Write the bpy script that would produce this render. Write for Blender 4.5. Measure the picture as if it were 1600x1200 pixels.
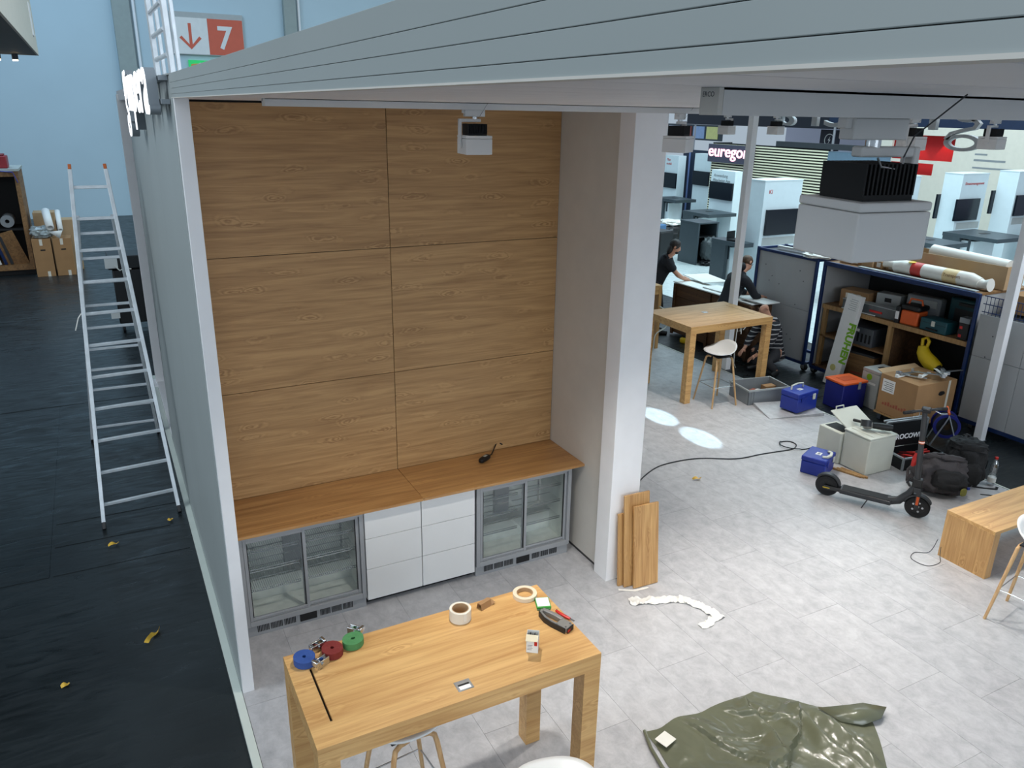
import bpy, bmesh, math, random
from mathutils import Vector, Matrix, noise
random.seed(7)
PI = math.pi
for o_ in list(bpy.data.objects):
    bpy.data.objects.remove(o_)
scene = bpy.context.scene
COL = scene.collection

# ------------------------------------------------------------------ camera
YAW, PITCH, ROLL, FPX = 0.4846, 0.3357, 0.0183, 1225.7
cam_data = bpy.data.cameras.new('camera')
cam_data.sensor_width = 36.0
cam_data.lens = FPX / 1600.0 * 36.0
cam_data.clip_start = 0.02
cam_data.clip_end = 300
cam = bpy.data.objects.new('camera', cam_data)
COL.objects.link(cam)
fwd = Vector((math.sin(YAW) * math.cos(PITCH), math.cos(YAW) * math.cos(PITCH), -math.sin(PITCH)))
rt = Vector((math.cos(YAW), -math.sin(YAW), 0))
up = rt.cross(fwd)
rt2 = math.cos(ROLL) * rt + math.sin(ROLL) * up
up2 = -math.sin(ROLL) * rt + math.cos(ROLL) * up
M3 = Matrix((rt2, up2, -fwd)).transposed()
cam.matrix_world = Matrix.Translation((-0.438, -5.864, 3.8255)) @ M3.to_4x4()
scene.camera = cam

# ------------------------------------------------------------------ light of the hall
scene.view_settings.view_transform = 'Standard'
scene.view_settings.look = 'None'
scene.view_settings.exposure = 0.22
scene.view_settings.gamma = 1.0
scene.view_settings.use_curve_mapping = False
world = bpy.data.worlds.new('hall_daylight')
scene.world = world
world.use_nodes = True
bg = world.node_tree.nodes['Background']
bg.inputs[0].default_value = (0.70, 0.85, 1.0, 1)
bg.inputs[1].default_value = 0.46


def lamp(name, kind, loc, target, energy, color=(1, 1, 1), size=0.1, size_y=None, spot=None, blend=0.4):
    d = bpy.data.lights.new(name, kind)
    d.energy = energy
    d.color = color
    if kind == 'AREA':
        d.size = size
        if size_y:
            d.shape = 'RECTANGLE'
            d.size_y = size_y
    else:
        d.shadow_soft_size = size
    if kind == 'SPOT':
        d.spot_size = spot
        d.spot_blend = blend
    o = bpy.data.objects.new(name, d)
    COL.objects.link(o)
    o.location = loc
    v = Vector(target) - Vector(loc)
    o.rotation_euler = v.to_track_quat('-Z', 'Y').to_euler()
    return o


# luminaires under the hall roof, with unseen fill lights added among them
COOL = (0.72, 0.88, 1.0)
lamp('hall_roof_or_fill_light', 'AREA', (-2, 17, 11), (-1, 22, 2), 430, (0.40, 0.70, 1.0), 3, 10)
lamp('fill_behind_camera', 'AREA', (0.5, -18, 6), (2, 0, 2.2), 720, (0.80, 0.90, 1.0), 10, 5)  # added fill from behind the camera, lifts the white post and pillar
lamp('hall_roof_or_fill_light', 'AREA', (-9, -1, 8), (0, 0.5, 2.0), 470, (0.88, 0.95, 1.0), 3, 10)  # added side fill, lifts the outer face of the left partition
lamp('hall_roof_or_fill_light', 'AREA', (14, 8, 10), (14, 8, 0), 1400, (0.62, 0.90, 1.0), 8, 14)
lamp('hall_roof_or_fill_light', 'AREA', (22, 9, 9), (22.5, 9, 0), 520, (0.86, 0.94, 1.0), 4, 14)
lamp('hall_roof_or_fill_light', 'AREA', (12, -8, 11), (10, -5, 0), 1000, (0.9, 0.95, 1.0), 4, 10)

# unseen narrow spots added to throw two pale sun patches on the stand floor
for tx, ty, w_ in ((5.88, 1.06, 0.30), (5.86, 1.85, 0.30)):
    lamp('sun_patch_spot', 'SPOT', (7.4, 21.0, 12.4), (tx, ty, 0), 60000, (0.60, 0.86, 1.0), 0.02, spot=math.radians(1.0), blend=0.3)


# ------------------------------------------------------------------ materials
def lin(c):
    out = []
    for v in c:
        v /= 255.0
        out.append(v / 12.92 if v <= 0.04045 else ((v + 0.055) / 1.055) ** 2.4)
    return (out[0], out[1], out[2], 1)


def nt(m):
    m.use_nodes = True
    return m.node_tree.nodes, m.node_tree.links, m.node_tree.nodes['Principled BSDF']


def mat(name, rgb, rough=0.5, metal=0.0, var=0.06, scale=6.0, bump=0.0, bscale=60.0, spec=0.5, emit=0.0, coat=0.0):
    m = bpy.data.materials.new(name)
    N, L, B = nt(m)
    base = lin(rgb)
    tc = N.new('ShaderNodeTexCoord')
    nz = N.new('ShaderNodeTexNoise')
    nz.inputs['Scale'].default_value = scale
    nz.inputs['Detail'].default_value = 5
    L.new(tc.outputs['Object'], nz.inputs['Vector'])
    rp = N.new('ShaderNodeValToRGB')
    rp.color_ramp.elements[0].position = 0.3
    rp.color_ramp.elements[1].position = 0.7
    rp.color_ramp.elements[0].color = tuple(v * (1 - var) for v in base[:3]) + (1,)
    rp.color_ramp.elements[1].color = tuple(min(1, v * (1 + var)) for v in base[:3]) + (1,)
    L.new(nz.outputs[0], rp.inputs[0])
    L.new(rp.outputs[0], B.inputs['Base Color'])
    B.inputs['Roughness'].default_value = rough
    B.inputs['Metallic'].default_value = metal
    B.inputs['Specular IOR Level'].default_value = spec
    if coat:
        B.inputs['Coat Weight'].default_value = coat
    if emit:
        B.inputs['Emission Color'].default_value = base
        B.inputs['Emission Strength'].default_value = emit
    if bump:
        n2 = N.new('ShaderNodeTexNoise')
        n2.inputs['Scale'].default_value = bscale
        n2.inputs['Detail'].default_value = 4
        L.new(tc.outputs['Object'], n2.inputs['Vector'])
        bp = N.new('ShaderNodeBump')
        bp.inputs['Strength'].default_value = bump
        bp.inputs['Distance'].default_value = 0.01
        L.new(n2.outputs[0], bp.inputs['Height'])
        L.new(bp.outputs[0], B.inputs['Normal'])
    return m


def wood(name, c_light, c_dark, axis=0, rough=0.45, s=1.0, knot=0.16):
    """long-grained oak laminate: cathedral figure from distorted bands, fine streaks and knots"""
    m = bpy.data.materials.new(name)
    N, L, B = nt(m)
    tc = N.new('ShaderNodeTexCoord')
    oi = N.new('ShaderNodeObjectInfo')
    ad = N.new('ShaderNodeVectorMath'); ad.operation = 'ADD'
    sc = N.new('ShaderNodeVectorMath'); sc.operation = 'SCALE'
    cm = N.new('ShaderNodeCombineXYZ')
    for k in range(3):
        L.new(oi.outputs['Random'], cm.inputs[k])
    L.new(cm.outputs[0], sc.inputs[0]); sc.inputs['Scale'].default_value = 7.3
    L.new(tc.outputs['Object'], ad.inputs[0]); L.new(sc.outputs[0], ad.inputs[1])

    def mapped(long, cross):
        mp = N.new('ShaderNodeMapping')
        v = [cross * s] * 3
        v[axis] = long * s
        mp.inputs['Scale'].default_value = v
        L.new(ad.outputs[0], mp.inputs[0])
        return mp
    m1 = mapped(0.55, 9.0)
    n1 = N.new('ShaderNodeTexNoise'); n1.inputs['Scale'].default_value = 1.6; n1.inputs['Detail'].default_value = 6
    n1.inputs['Distortion'].default_value = 1.4
    L.new(m1.outputs[0], n1.inputs['Vector'])
    m2 = mapped(2.5, 70.0)
    n2 = N.new('ShaderNodeTexNoise'); n2.inputs['Scale'].default_value = 1.5; n2.inputs['Detail'].default_value = 4
    L.new(m2.outputs[0], n2.inputs['Vector'])
    # knots: stretched cells with rings that fade out around them
    m3 = mapped(2.3, 7.0)
    dn = N.new('ShaderNodeTexNoise'); dn.inputs['Scale'].default_value = 2.2; dn.inputs['Detail'].default_value = 3
    L.new(m3.outputs[0], dn.inputs['Vector'])
    dm = N.new('ShaderNodeVectorMath'); dm.operation = 'MULTIPLY_ADD'
    dm.inputs[1].default_value = (0.5, 0.5, 0.5)
    L.new(dn.outputs['Color'], dm.inputs[0]); L.new(m3.outputs[0], dm.inputs[2])
    vo = N.new('ShaderNodeTexVoronoi'); vo.inputs['Scale'].default_value = 1.1
    L.new(dm.outputs[0], vo.inputs['Vector'])
    rings = N.new('ShaderNodeMath'); rings.operation = 'MULTIPLY'; rings.inputs[1].default_value = 48.0
    L.new(vo.outputs['Distance'], rings.inputs[0])
    sn = N.new('ShaderNodeMath'); sn.operation = 'SINE'
    L.new(rings.outputs[0], sn.inputs[0])
    mr = N.new('ShaderNodeMapRange'); mr.inputs[1].default_value = 0.42; mr.inputs[2].default_value = 0.05
    mr.inputs[3].default_value = 0.0; mr.inputs[4].default_value = 1.0
    L.new(vo.outputs['Distance'], mr.inputs[0])
    sep = N.new('ShaderNodeSeparateColor'); L.new(vo.outputs['Color'], sep.inputs[0])
    gt = N.new('ShaderNodeMath'); gt.operation = 'GREATER_THAN'; gt.inputs[1].default_value = 0.35
    L.new(sep.outputs[0], gt.inputs[0])
    mk = N.new('ShaderNodeMath'); mk.operation = 'MULTIPLY'
    L.new(mr.outputs[0], mk.inputs[0]); L.new(gt.outputs[0], mk.inputs[1])
    fg = N.new('ShaderNodeMath'); fg.operation = 'MULTIPLY'
    L.new(sn.outputs[0], fg.inputs[0]); L.new(mk.outputs[0], fg.inputs[1])
    a1 = N.new('ShaderNodeMath'); a1.operation = 'MULTIPLY_ADD'; a1.inputs[1].default_value = knot
    L.new(fg.outputs[0], a1.inputs[0])
    a2 = N.new('ShaderNodeMath'); a2.operation = 'MULTIPLY_ADD'; a2.inputs[1].default_value = 0.45
    L.new(n2.outputs[0], a2.inputs[0]); L.new(n1.outputs[0], a2.inputs[2])
    L.new(a2.outputs[0], a1.inputs[2])
    rp = N.new('ShaderNodeValToRGB')
    rp.color_ramp.elements[0].position = 0.48
    rp.color_ramp.elements[1].position = 0.92
    rp.color_ramp.elements[0].color = lin(c_dark)
    rp.color_ramp.elements[1].color = lin(c_light)
    L.new(a1.outputs[0], rp.inputs[0])
    L.new(rp.outputs[0], B.inputs['Base Color'])
    B.inputs['Roughness'].default_value = rough
    bp = N.new('ShaderNodeBump'); bp.inputs['Strength'].default_value = 0.06; bp.inputs['Distance'].default_value = 0.004
    L.new(n2.outputs[0], bp.inputs['Height']); L.new(bp.outputs[0], B.inputs['Normal'])
    return m


def concrete(name, c0, c1, rough=0.42):
    m = bpy.data.materials.new(name)
    N, L, B = nt(m)
    g = N.new('ShaderNodeNewGeometry')
    oi = N.new('ShaderNodeObjectInfo')
    mp = N.new('ShaderNodeMapping'); mp.inputs['Scale'].default_value = (5.5, 4.0, 1)
    L.new(g.outputs['Position'], mp.inputs[0])
    n1 = N.new('ShaderNodeTexNoise'); n1.inputs['Scale'].default_value = 1.7; n1.inputs['Detail'].default_value = 9
    n1.inputs['Roughness'].default_value = 0.74; n1.inputs['Distortion'].default_value = 0.35
    L.new(mp.outputs[0], n1.inputs['Vector'])
    ad = N.new('ShaderNodeMath'); ad.operation = 'MULTIPLY_ADD'; ad.inputs[1].default_value = 0.10
    L.new(oi.outputs['Random'], ad.inputs[0]); L.new(n1.outputs[0], ad.inputs[2])
    rp = N.new('ShaderNodeValToRGB')
    rp.color_ramp.elements[0].position = 0.36; rp.color_ramp.elements[1].position = 0.72
    rp.color_ramp.elements[0].color = lin(c0); rp.color_ramp.elements[1].color = lin(c1)
    L.new(ad.outputs[0], rp.inputs[0]); L.new(rp.outputs[0], B.inputs['Base Color'])
    B.inputs['Roughness'].default_value = rough
    return m


def glass(name, tint=(0.95, 0.97, 0.97), refl=0.04):
    m = bpy.data.materials.new(name)
    N, L, B = nt(m)
    N.remove(B)
    t = N.new('ShaderNodeBsdfTransparent'); t.inputs[0].default_value = tuple(tint) + (1,)
    gl = N.new('ShaderNodeBsdfGlossy'); gl.inputs['Roughness'].default_value = 0.03
    fr = N.new('ShaderNodeLayerWeight'); fr.inputs[0].default_value = 0.5
    pw = N.new('ShaderNodeMath'); pw.operation = 'POWER'; pw.inputs[1].default_value = 4.0
    L.new(fr.outputs['Facing'], pw.inputs[0])
    ad = N.new('ShaderNodeMath'); ad.operation = 'MULTIPLY_ADD'; ad.inputs[1].default_value = 0.5; ad.inputs[2].default_value = refl
    nzs = N.new('ShaderNodeTexNoise'); nzs.inputs['Scale'].default_value = 3.0
    mlt = N.new('ShaderNodeMath'); mlt.operation = 'MULTIPLY'; mlt.inputs[1].default_value = 0.03
    L.new(nzs.outputs[0], mlt.inputs[0]); L.new(mlt.outputs[0], gl.inputs['Roughness'])
    L.new(pw.outputs[0], ad.inputs[0])
    mx = N.new('ShaderNodeMixShader')
    L.new(ad.outputs[0], mx.inputs[0]); L.new(t.outputs[0], mx.inputs[1]); L.new(gl.outputs[0], mx.inputs[2])
    L.new(mx.outputs[0], N['Material Output'].inputs[0])
    return m


def hallfloor(name):
    m = bpy.data.materials.new(name)
    N, L, B = nt(m)
    g = N.new('ShaderNodeNewGeometry')
    n1 = N.new('ShaderNodeTexNoise'); n1.inputs['Scale'].default_value = 0.9; n1.inputs['Detail'].default_value = 7
    L.new(g.outputs['Position'], n1.inputs['Vector'])
    rp = N.new('ShaderNodeValToRGB')
    rp.color_ramp.elements[0].position = 0.35; rp.color_ramp.elements[1].position = 0.75
    rp.color_ramp.elements[0].color = lin((22, 27, 29)); rp.color_ramp.elements[1].color = lin((38, 45, 48))
    L.new(n1.outputs[0], rp.inputs[0]); L.new(rp.outputs[0], B.inputs['Base Color'])
    mp = N.new('ShaderNodeMapping'); mp.inputs['Scale'].default_value = (1.2, 5, 1); mp.inputs['Rotation'].default_value = (0, 0, 0.35)
    L.new(g.outputs['Position'], mp.inputs[0])
    n2 = N.new('ShaderNodeTexNoise'); n2.inputs['Scale'].default_value = 2.0; n2.inputs['Detail'].default_value = 8
    n2.inputs['Distortion'].default_value = 1.5
    L.new(mp.outputs[0], n2.inputs['Vector'])
    mr = N.new('ShaderNodeMapRange'); mr.inputs[3].default_value = 0.24; mr.inputs[4].default_value = 0.50
    mr.inputs[1].default_value = 0.3; mr.inputs[2].default_value = 0.7
    L.new(n2.outputs[0], mr.inputs[0]); L.new(mr.outputs[0], B.inputs['Roughness'])
    bp = N.new('ShaderNodeBump'); bp.inputs['Strength'].default_value = 0.12; bp.inputs['Distance'].default_value = 0.02
    L.new(n2.outputs[0], bp.inputs['Height']); L.new(bp.outputs[0], B.inputs['Normal'])
    return m


OAK = wood('oak_laminate', (216, 174, 114), (182, 135, 80), 0, 0.42, 1.0, 0.24)
OAKP = wood('oak_wall_panel', (194, 154, 104), (158, 119, 75), 0, 0.5, 1.15, 0.32)
OAKZ = wood('oak_upright', (204, 162, 106), (164, 120, 72), 2, 0.45, 1.2)
OAKT = wood('oak_worktop', (192, 146, 92), (152, 106, 60), 0, 0.35)
OAKL = wood('oak_leg', (212, 176, 128), (180, 138, 92), 2, 0.5, 2.0)
PLY = wood('plywood', (150, 112, 70), (104, 74, 44), 1, 0.6)
PLYD = wood('brown_crate_wood', (104, 72, 44), (66, 44, 28), 1, 0.7)
PINE = wood('pine_boards', (176, 140, 92), (140, 104, 62), 2, 0.6, 1.5)
TILE = concrete('grey_vinyl_tile', (158, 158, 161), (190, 190, 192))
TILE_N = concrete('pale_neighbour_floor', (176, 186, 186), (214, 220, 218), 0.3)
HALL = hallfloor('black_hall_floor')
GREYW = mat('grey_green_paint', (158, 166, 165), 0.45, var=0.03, scale=1.5)
WHITE = mat('white_paint', (240, 240, 241), 0.5, var=0.02)
WHITEL = mat('white_lacquer', (230, 231, 230), 0.3, var=0.01)
OFFW = mat('off_white_panel', (214, 210, 202), 0.55, var=0.03)
CEIL = mat('white_ceiling_board', (234, 233, 236), 0.5, var=0.05, scale=3)
HWALL = mat('hall_wall_paint', (184, 204, 212), 0.7, var=0.05, scale=0.3)
ALU = mat('brushed_aluminium', (186, 190, 194), 0.32, 0.9, var=0.06, scale=30)
ALUF = mat('grey_fridge_frame', (160, 163, 166), 0.45, 0.25, var=0.03)
STEEL = mat('steel_rod', (200, 203, 205), 0.25, 1.0, var=0.03)
INNER = mat('fridge_inner_aluminium', (226, 228, 222), 0.42, 0.15, var=0.12, scale=9, bump=0.2, bscale=25)
BLACK = mat('black_plastic', (18, 19, 21), 0.45, var=0.2)
BLACKM = mat('black_matte', (10, 11, 13), 0.7, var=0.2)
RUBBER = mat('tyre_rubber', (26, 26, 28), 0.75, var=0.15)
DGREY = mat('dark_grey_paint', (48, 50, 53), 0.4, var=0.08)
LAMPW = mat('luminaire_grey_white', (222, 221, 219), 0.5, var=0.02)
GLASS = glass('fridge_glass')
GLASSC = glass('clear_plastic_film', (0.93, 0.94, 0.95), 0.3)
BLUE = mat('blue_tool_case', (30, 52, 150), 0.42, var=0.05)
NAVY = mat('navy_blue_crate', (20, 28, 112), 0.5, var=0.06)
ORANGE = mat('orange_lid', (214, 92, 36), 0.5, var=0.06)
CRATEG = mat('grey_crate_plastic', (132, 137, 140), 0.5, var=0.05)
CARD = mat('brown_cardboard', (160, 122, 82), 0.8, var=0.07, scale=4)
CARDL = mat('light_cardboard', (178, 148, 112), 0.8, var=0.05, scale=4)
YEL = mat('yellow_tape', (222, 178, 60), 0.5, var=0.08)
YELB = mat('yellow_plastic', (220, 186, 30), 0.45, var=0.06)
RED = mat('red_plastic', (190, 36, 30), 0.4, var=0.06)
GREENP = mat('green_print', (60, 150, 60), 0.5, var=0.05)
GREYB = mat('grey_cover_board', (172, 173, 173), 0.6, var=0.04, scale=2)
BLUEF = mat('blue_steel_frame', (22, 46, 92), 0.35, 0.2, var=0.12, scale=8)
TARP = mat('olive_plastic_sheet', (98, 100, 80), 0.25, var=0.08, bump=0.3, bscale=11, coat=0.3)
FILM = mat('white_plastic_film', (226, 224, 216), 0.35, var=0.03)
BAGB = mat('black_bag_fabric', (20, 20, 22), 0.8, var=0.25, scale=14, bump=0.4, bscale=50)
BAGG = mat('grey_bag_fabric', (62, 58, 60), 0.8, var=0.1, scale=14, bump=0.3, bscale=60)
SKIN = mat('skin', (190, 140, 115), 0.55, var=0.05)
HAIRD = mat('dark_hair', (34, 26, 22), 0.6, var=0.3, scale=40, bump=0.6, bscale=90)
HAIRB = mat('brown_hair', (92, 68, 48), 0.6, var=0.2, scale=40, bump=0.5, bscale=90)
SHIRTD = mat('black_cotton', (22, 23, 30), 0.85, var=0.15, bump=0.2)
TAN = mat('tan_trousers', (120, 96, 68), 0.8, var=0.1)
DTROU = mat('dark_trousers', (38, 38, 42), 0.85, var=0.1)
PAPER = mat('white_paper', (226, 226, 222), 0.7, var=0.03)
TOWERW = mat('white_tower', (214, 226, 230), 0.45, var=0.02)
DESKG = mat('slate_desk', (58, 68, 74), 0.4, var=0.05)
SCREEN = mat('dark_screen', (12, 18, 28), 0.15, var=0.1)
BEIGE = mat('beige_wall', (212, 206, 192), 0.7, var=0.03)
REDW = mat('red_wall', (200, 34, 34), 0.6, var=0.04)
NAVYW = mat('navy_banner', (24, 44, 72), 0.6, var=0.08)
SLATL = mat('pale_slat', (222, 216, 188), 0.6, var=0.03)
MAG = mat('pink_letter_glow', (255, 190, 205), 0.5, emit=1.3)
LETW = mat('lit_letter_face', (250, 252, 255), 0.4, emit=0.9, var=0.0)
LETG = mat('letter_side_grey', (128, 136, 142), 0.5, var=0.03)
LETB = mat('letter_back_grey', (178, 180, 182), 0.5, var=0.02)
SIGNO = mat('orange_sign', (206, 92, 66), 0.5, var=0.03)
SIGNG = mat('exit_green', (30, 176, 92), 0.5, emit=0.5)
TEAL = mat('teal_case', (24, 74, 82), 0.45, var=0.08)
FESTG = mat('light_grey_case', (170, 174, 172), 0.45, var=0.04)
LGREEN = mat('lime_print', (120, 176, 30), 0.5, var=0.03)
CASEW = mat('ivory_case', (206, 208, 196), 0.45, var=0.03)


# ------------------------------------------------------------------ geometry helpers
class MB:
    def __init__(s):
        s.v = []; s.f = []

    def add(s, vs, fs, M=None):
        b = len(s.v)
        s.v += [tuple((M @ Vector(p)) if M is not None else p) for p in vs]
        s.f += [tuple(i + b for i in f) for f in fs]
        return s

    def box(s, x0, x1, y0, y1, z0, z1, M=None):
        if x0 > x1: x0, x1 = x1, x0
        if y0 > y1: y0, y1 = y1, y0
        if z0 > z1: z0, z1 = z1, z0
        vs = [(x0, y0, z0), (x1, y0, z0), (x1, y1, z0), (x0, y1, z0), (x0, y0, z1), (x1, y0, z1), (x1, y1, z1), (x0, y1, z1)]
        return s.add(vs, [(3, 2, 1, 0), (4, 5, 6, 7), (0, 1, 5, 4), (1, 2, 6, 5), (2, 3, 7, 6), (3, 0, 4, 7)], M)

    def obox(s, c, size, rot=(0, 0, 0)):
        from mathutils import Euler
        M = Matrix.Translation(c) @ Euler(rot).to_matrix().to_4x4()
        a, b, d = size[0] / 2, size[1] / 2, size[2] / 2
        return s.box(-a, a, -b, b, -d, d, M)

    def bar(s, p0, p1, w, h, upv=(0, 0, 1)):
        p0 = Vector(p0); p1 = Vector(p1); d = (p1 - p0)
        L = d.length; d.normalize()
        u = Vector(upv); r = d.cross(u)
        if r.length < 1e-4:
            r = d.cross(Vector((1, 0, 0)))
        r.normalize(); u = r.cross(d)
        M = Matrix((r, d, u)).transposed().to_4x4(); M.translation = p0
        return s.box(-w / 2, w / 2, 0, L, -h / 2, h / 2, M)

    def cyl(s, p0, p1, r0, r1=None, n=12, caps=True):
        r1 = r0 if r1 is None else r1
        return s.tube([p0, p1], [r0, r1], n, caps)

    def tube(s, pts, r, n=8, caps=True, closed=False, flat=1.0):
        pts = [Vector(p) for p in pts]
        k = len(pts)
        rs = r if isinstance(r, (list, tuple)) else [r] * k
        vs = []; fs = []
        ref = None
        for i, p in enumerate(pts):
            if closed:
                t = pts[(i + 1) % k] - pts[i - 1]
            else:
                t = pts[min(i + 1, k - 1)] - pts[max(i - 1, 0)]
            t.normalize()
            if ref is None:
                ref = Vector((0, 0, 1)) if abs(t.z) < 0.9 else Vector((1, 0, 0))
            a = t.cross(ref)
            if a.length < 1e-5:
                a = t.cross(Vector((0, 1, 0)))
            a.normalize(); b = a.cross(t); b.normalize(); ref = b
            for j in range(n):
                th = 2 * PI * j / n
                vs.append(tuple(p + rs[i] * (math.cos(th) * a + flat * math.sin(th) * b)))
        m = k if closed else k - 1
        for i in range(m):
            i2 = (i + 1) % k
            for j in range(n):
                j2 = (j + 1) % n
                fs.append((i * n + j, i * n + j2, i2 * n + j2, i2 * n + j))
        if caps and not closed:
            fs.append(tuple(range(n - 1, -1, -1)))
            fs.append(tuple(range((k - 1) * n, k * n)))
        return s.add(vs, fs)

    def lathe(s, prof, n=20, M=None, closed=False):
        vs = []; fs = []
        k = len(prof)
        for r, z in prof:
            for j in range(n):
                th = 2 * PI * j / n
                vs.append((r * math.cos(th), r * math.sin(th), z))
        rng = k if closed else k - 1
        for i in range(rng):
            i2 = (i + 1) % k
            for j in range(n):
                j2 = (j + 1) % n
                fs.append((i * n + j, i * n + j2, i2 * n + j2, i2 * n + j))
        if not closed:
            if prof[0][0] > 1e-6: fs.append(tuple(range(n - 1, -1, -1)))
            if prof[-1][0] > 1e-6: fs.append(tuple(range((k - 1) * n, k * n)))
        return s.add(vs, fs, M)

    def prism(s, poly, h0, h1, M=None):
        n = len(poly)
        vs = [(p[0], p[1], h0) for p in poly] + [(p[0], p[1], h1) for p in poly]
        fs = [tuple(range(n - 1, -1, -1)), tuple(range(n, 2 * n))]
        for i in range(n):
            j = (i + 1) % n
            fs.append((i, j, n + j, n + i))
        return s.add(vs, fs, M)

    def blob(s, c, r, nu=20, nv=12, e=1.0, amp=0.0, fr=3.0, seed=0, M=None, flatz=None):
        """super-ellipsoid with folds"""
        vs = []; fs = []
        sg = lambda q, p: math.copysign(abs(q) ** p, q)
        for i in range(nv + 1):
            ph = -PI / 2 + PI * i / nv
            for j in range(nu):
                th = 2 * PI * j / nu
                x = sg(math.cos(ph), e) * sg(math.cos(th), e)
                y = sg(math.cos(ph), e) * sg(math.sin(th), e)
                z = sg(math.sin(ph), e)
                k = 1 + (amp * noise.noise(Vector((x * fr + seed, y * fr, z * fr))) if amp else 0)
                p = [c[0] + r[0] * x * k, c[1] + r[1] * y * k, c[2] + r[2] * z * k]
                if flatz is not None and p[2] < flatz: p[2] = flatz
                vs.append(tuple(p))
        for i in range(nv):
            for j in range(nu):
                j2 = (j + 1) % nu
                fs.append((i * nu + j, i * nu + j2, (i + 1) * nu + j2, (i + 1) * nu + j))
        return s.add(vs, fs, M)

    def ribbon(s, pts, w, h0, h1, M=None, closed=False):
        """flat stroke of width w along 2-D points, extruded from h0 to h1"""
        k = len(pts); L = []; R = []
        P = [Vector((p[0], p[1])) for p in pts]
        for i in range(k):
            t = (P[(i + 1) % k] - P[i - 1]) if closed else (P[min(i + 1, k - 1)] - P[max(i - 1, 0)])
            t.normalize()
            nn = Vector((-t.y, t.x)) * w / 2
            L.append(P[i] + nn); R.append(P[i] - nn)
        m = k if closed else k - 1
        vs = []
        for i in range(k):
            vs += [(L[i].x, L[i].y, h0), (R[i].x, R[i].y, h0), (L[i].x, L[i].y, h1), (R[i].x, R[i].y, h1)]
        fs = []
        for i in range(m):
            a = 4 * i; b = 4 * ((i + 1) % k)
            fs += [(a + 2, a + 3, b + 3, b + 2), (a, b, b + 1, a + 1), (a, a + 2, b + 2, b), (a + 1, b + 1, b + 3, a + 3)]
        if not closed:
            fs += [(0, 1, 3, 2), (4 * k - 4, 4 * k - 2, 4 * k - 1, 4 * k - 3)]
        return s.add(vs, fs, M)


def spl(pts, n=5):
    out_ = []
    P_ = [Vector(p) for p in pts]
    for i in range(len(P_) - 1):
        p0 = P_[max(i - 1, 0)]; p1 = P_[i]; p2 = P_[i + 1]; p3 = P_[min(i + 2, len(P_) - 1)]
        for k in range(n):
            u = k / n
            out_.append(0.5 * ((2 * p1) + (-p0 + p2) * u + (2 * p0 - 5 * p1 + 4 * p2 - p3) * u * u + (-p0 + 3 * p1 - 3 * p2 + p3) * u ** 3))
    out_.append(P_[-1])
    return out_


def fixn(me):
    bm = bmesh.new(); bm.from_mesh(me)
    bmesh.ops.recalc_face_normals(bm, faces=bm.faces)
    bm.to_mesh(me); bm.free()


def obj(name, mb, material, parent=None, bevel=0.0, seg=2, smooth=35, loc=None, rot=None):
    me = bpy.data.meshes.new(name)
    me.from_pydata(mb.v, [], mb.f)
    fixn(me)
    if smooth:
        me.polygons.foreach_set('use_smooth', [True] * len(me.polygons))
        me.set_sharp_from_angle(angle=math.radians(smooth))
    me.materials.append(material)
    o = bpy.data.objects.new(name, me)
    COL.objects.link(o)
    if parent is not None:
        o.parent = parent
    if loc is not None: o.location = loc
    if rot is not None: o.rotation_euler = rot
    if bevel:
        b = o.modifiers.new('bevel', 'BEVEL')
        b.width = bevel; b.segments = seg; b.limit_method = 'ANGLE'; b.angle_limit = math.radians(50)
    return o


def tag(o, label, cat, group=None):
    o['label'] = label; o['category'] = cat
    if group: o['group'] = group
    return o


def thing(name, label, cat, loc=(0, 0, 0), rz=0.0, group=None):
    o = bpy.data.objects.new(name, None)
    o.empty_display_size = 0.1
    COL.objects.link(o)
    o.location = loc; o.rotation_euler = (0, 0, rz)
    return tag(o, label, cat, group)


def struct(o):
    o['kind'] = 'structure'
    return o


def dup(root, loc, rz=0.0, label=None, group=None):
    r = root.copy(); COL.objects.link(r)
    r.location = loc; r.rotation_euler = (0, 0, rz)
    if label: r['label'] = label
    if group: r['group'] = group
    for ch in list(root.children):
        c = ch.copy(); COL.objects.link(c); c.parent = r
        for g in ch.children:
            d = g.copy(); COL.objects.link(d); d.parent = c
    return r


def share(name, src, parent, loc, rot=(0, 0, 0), scale=(1, 1, 1)):
    o = bpy.data.objects.new(name, src.data)
    COL.objects.link(o); o.parent = parent
    o.location = loc; o.rotation_euler = rot; o.scale = scale
    for md in src.modifiers:
        if md.type == 'BEVEL':
            b = o.modifiers.new('bevel', 'BEVEL'); b.width = md.width; b.segments = md.segments
            b.limit_method = 'ANGLE'; b.angle_limit = md.angle_limit
    return o


def text(name, s, material, size, depth, parent=None, loc=(0, 0, 0), rot=(0, 0, 0), bold=0.0, sx=1.0, align='LEFT', shear=0.0):
    cu = bpy.data.curves.new(name, 'FONT')
    cu.body = s; cu.size = size; cu.extrude = depth; cu.offset = bold; cu.align_x = align; cu.shear = shear
    cu.resolution_u = 4
    tmp = bpy.data.objects.new('tmp', cu); COL.objects.link(tmp)
    dg = bpy.context.evaluated_depsgraph_get(); dg.update()
    me = bpy.data.meshes.new_from_object(tmp.evaluated_get(dg))
    bpy.data.objects.remove(tmp)
    me.name = name
    me.materials.clear(); me.materials.append(material)
    o = bpy.data.objects.new(name, me); COL.objects.link(o)
    if parent is not None: o.parent = parent
    o.location = loc; o.rotation_euler = rot; o.scale = (sx, 1, 1)
    return o


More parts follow.
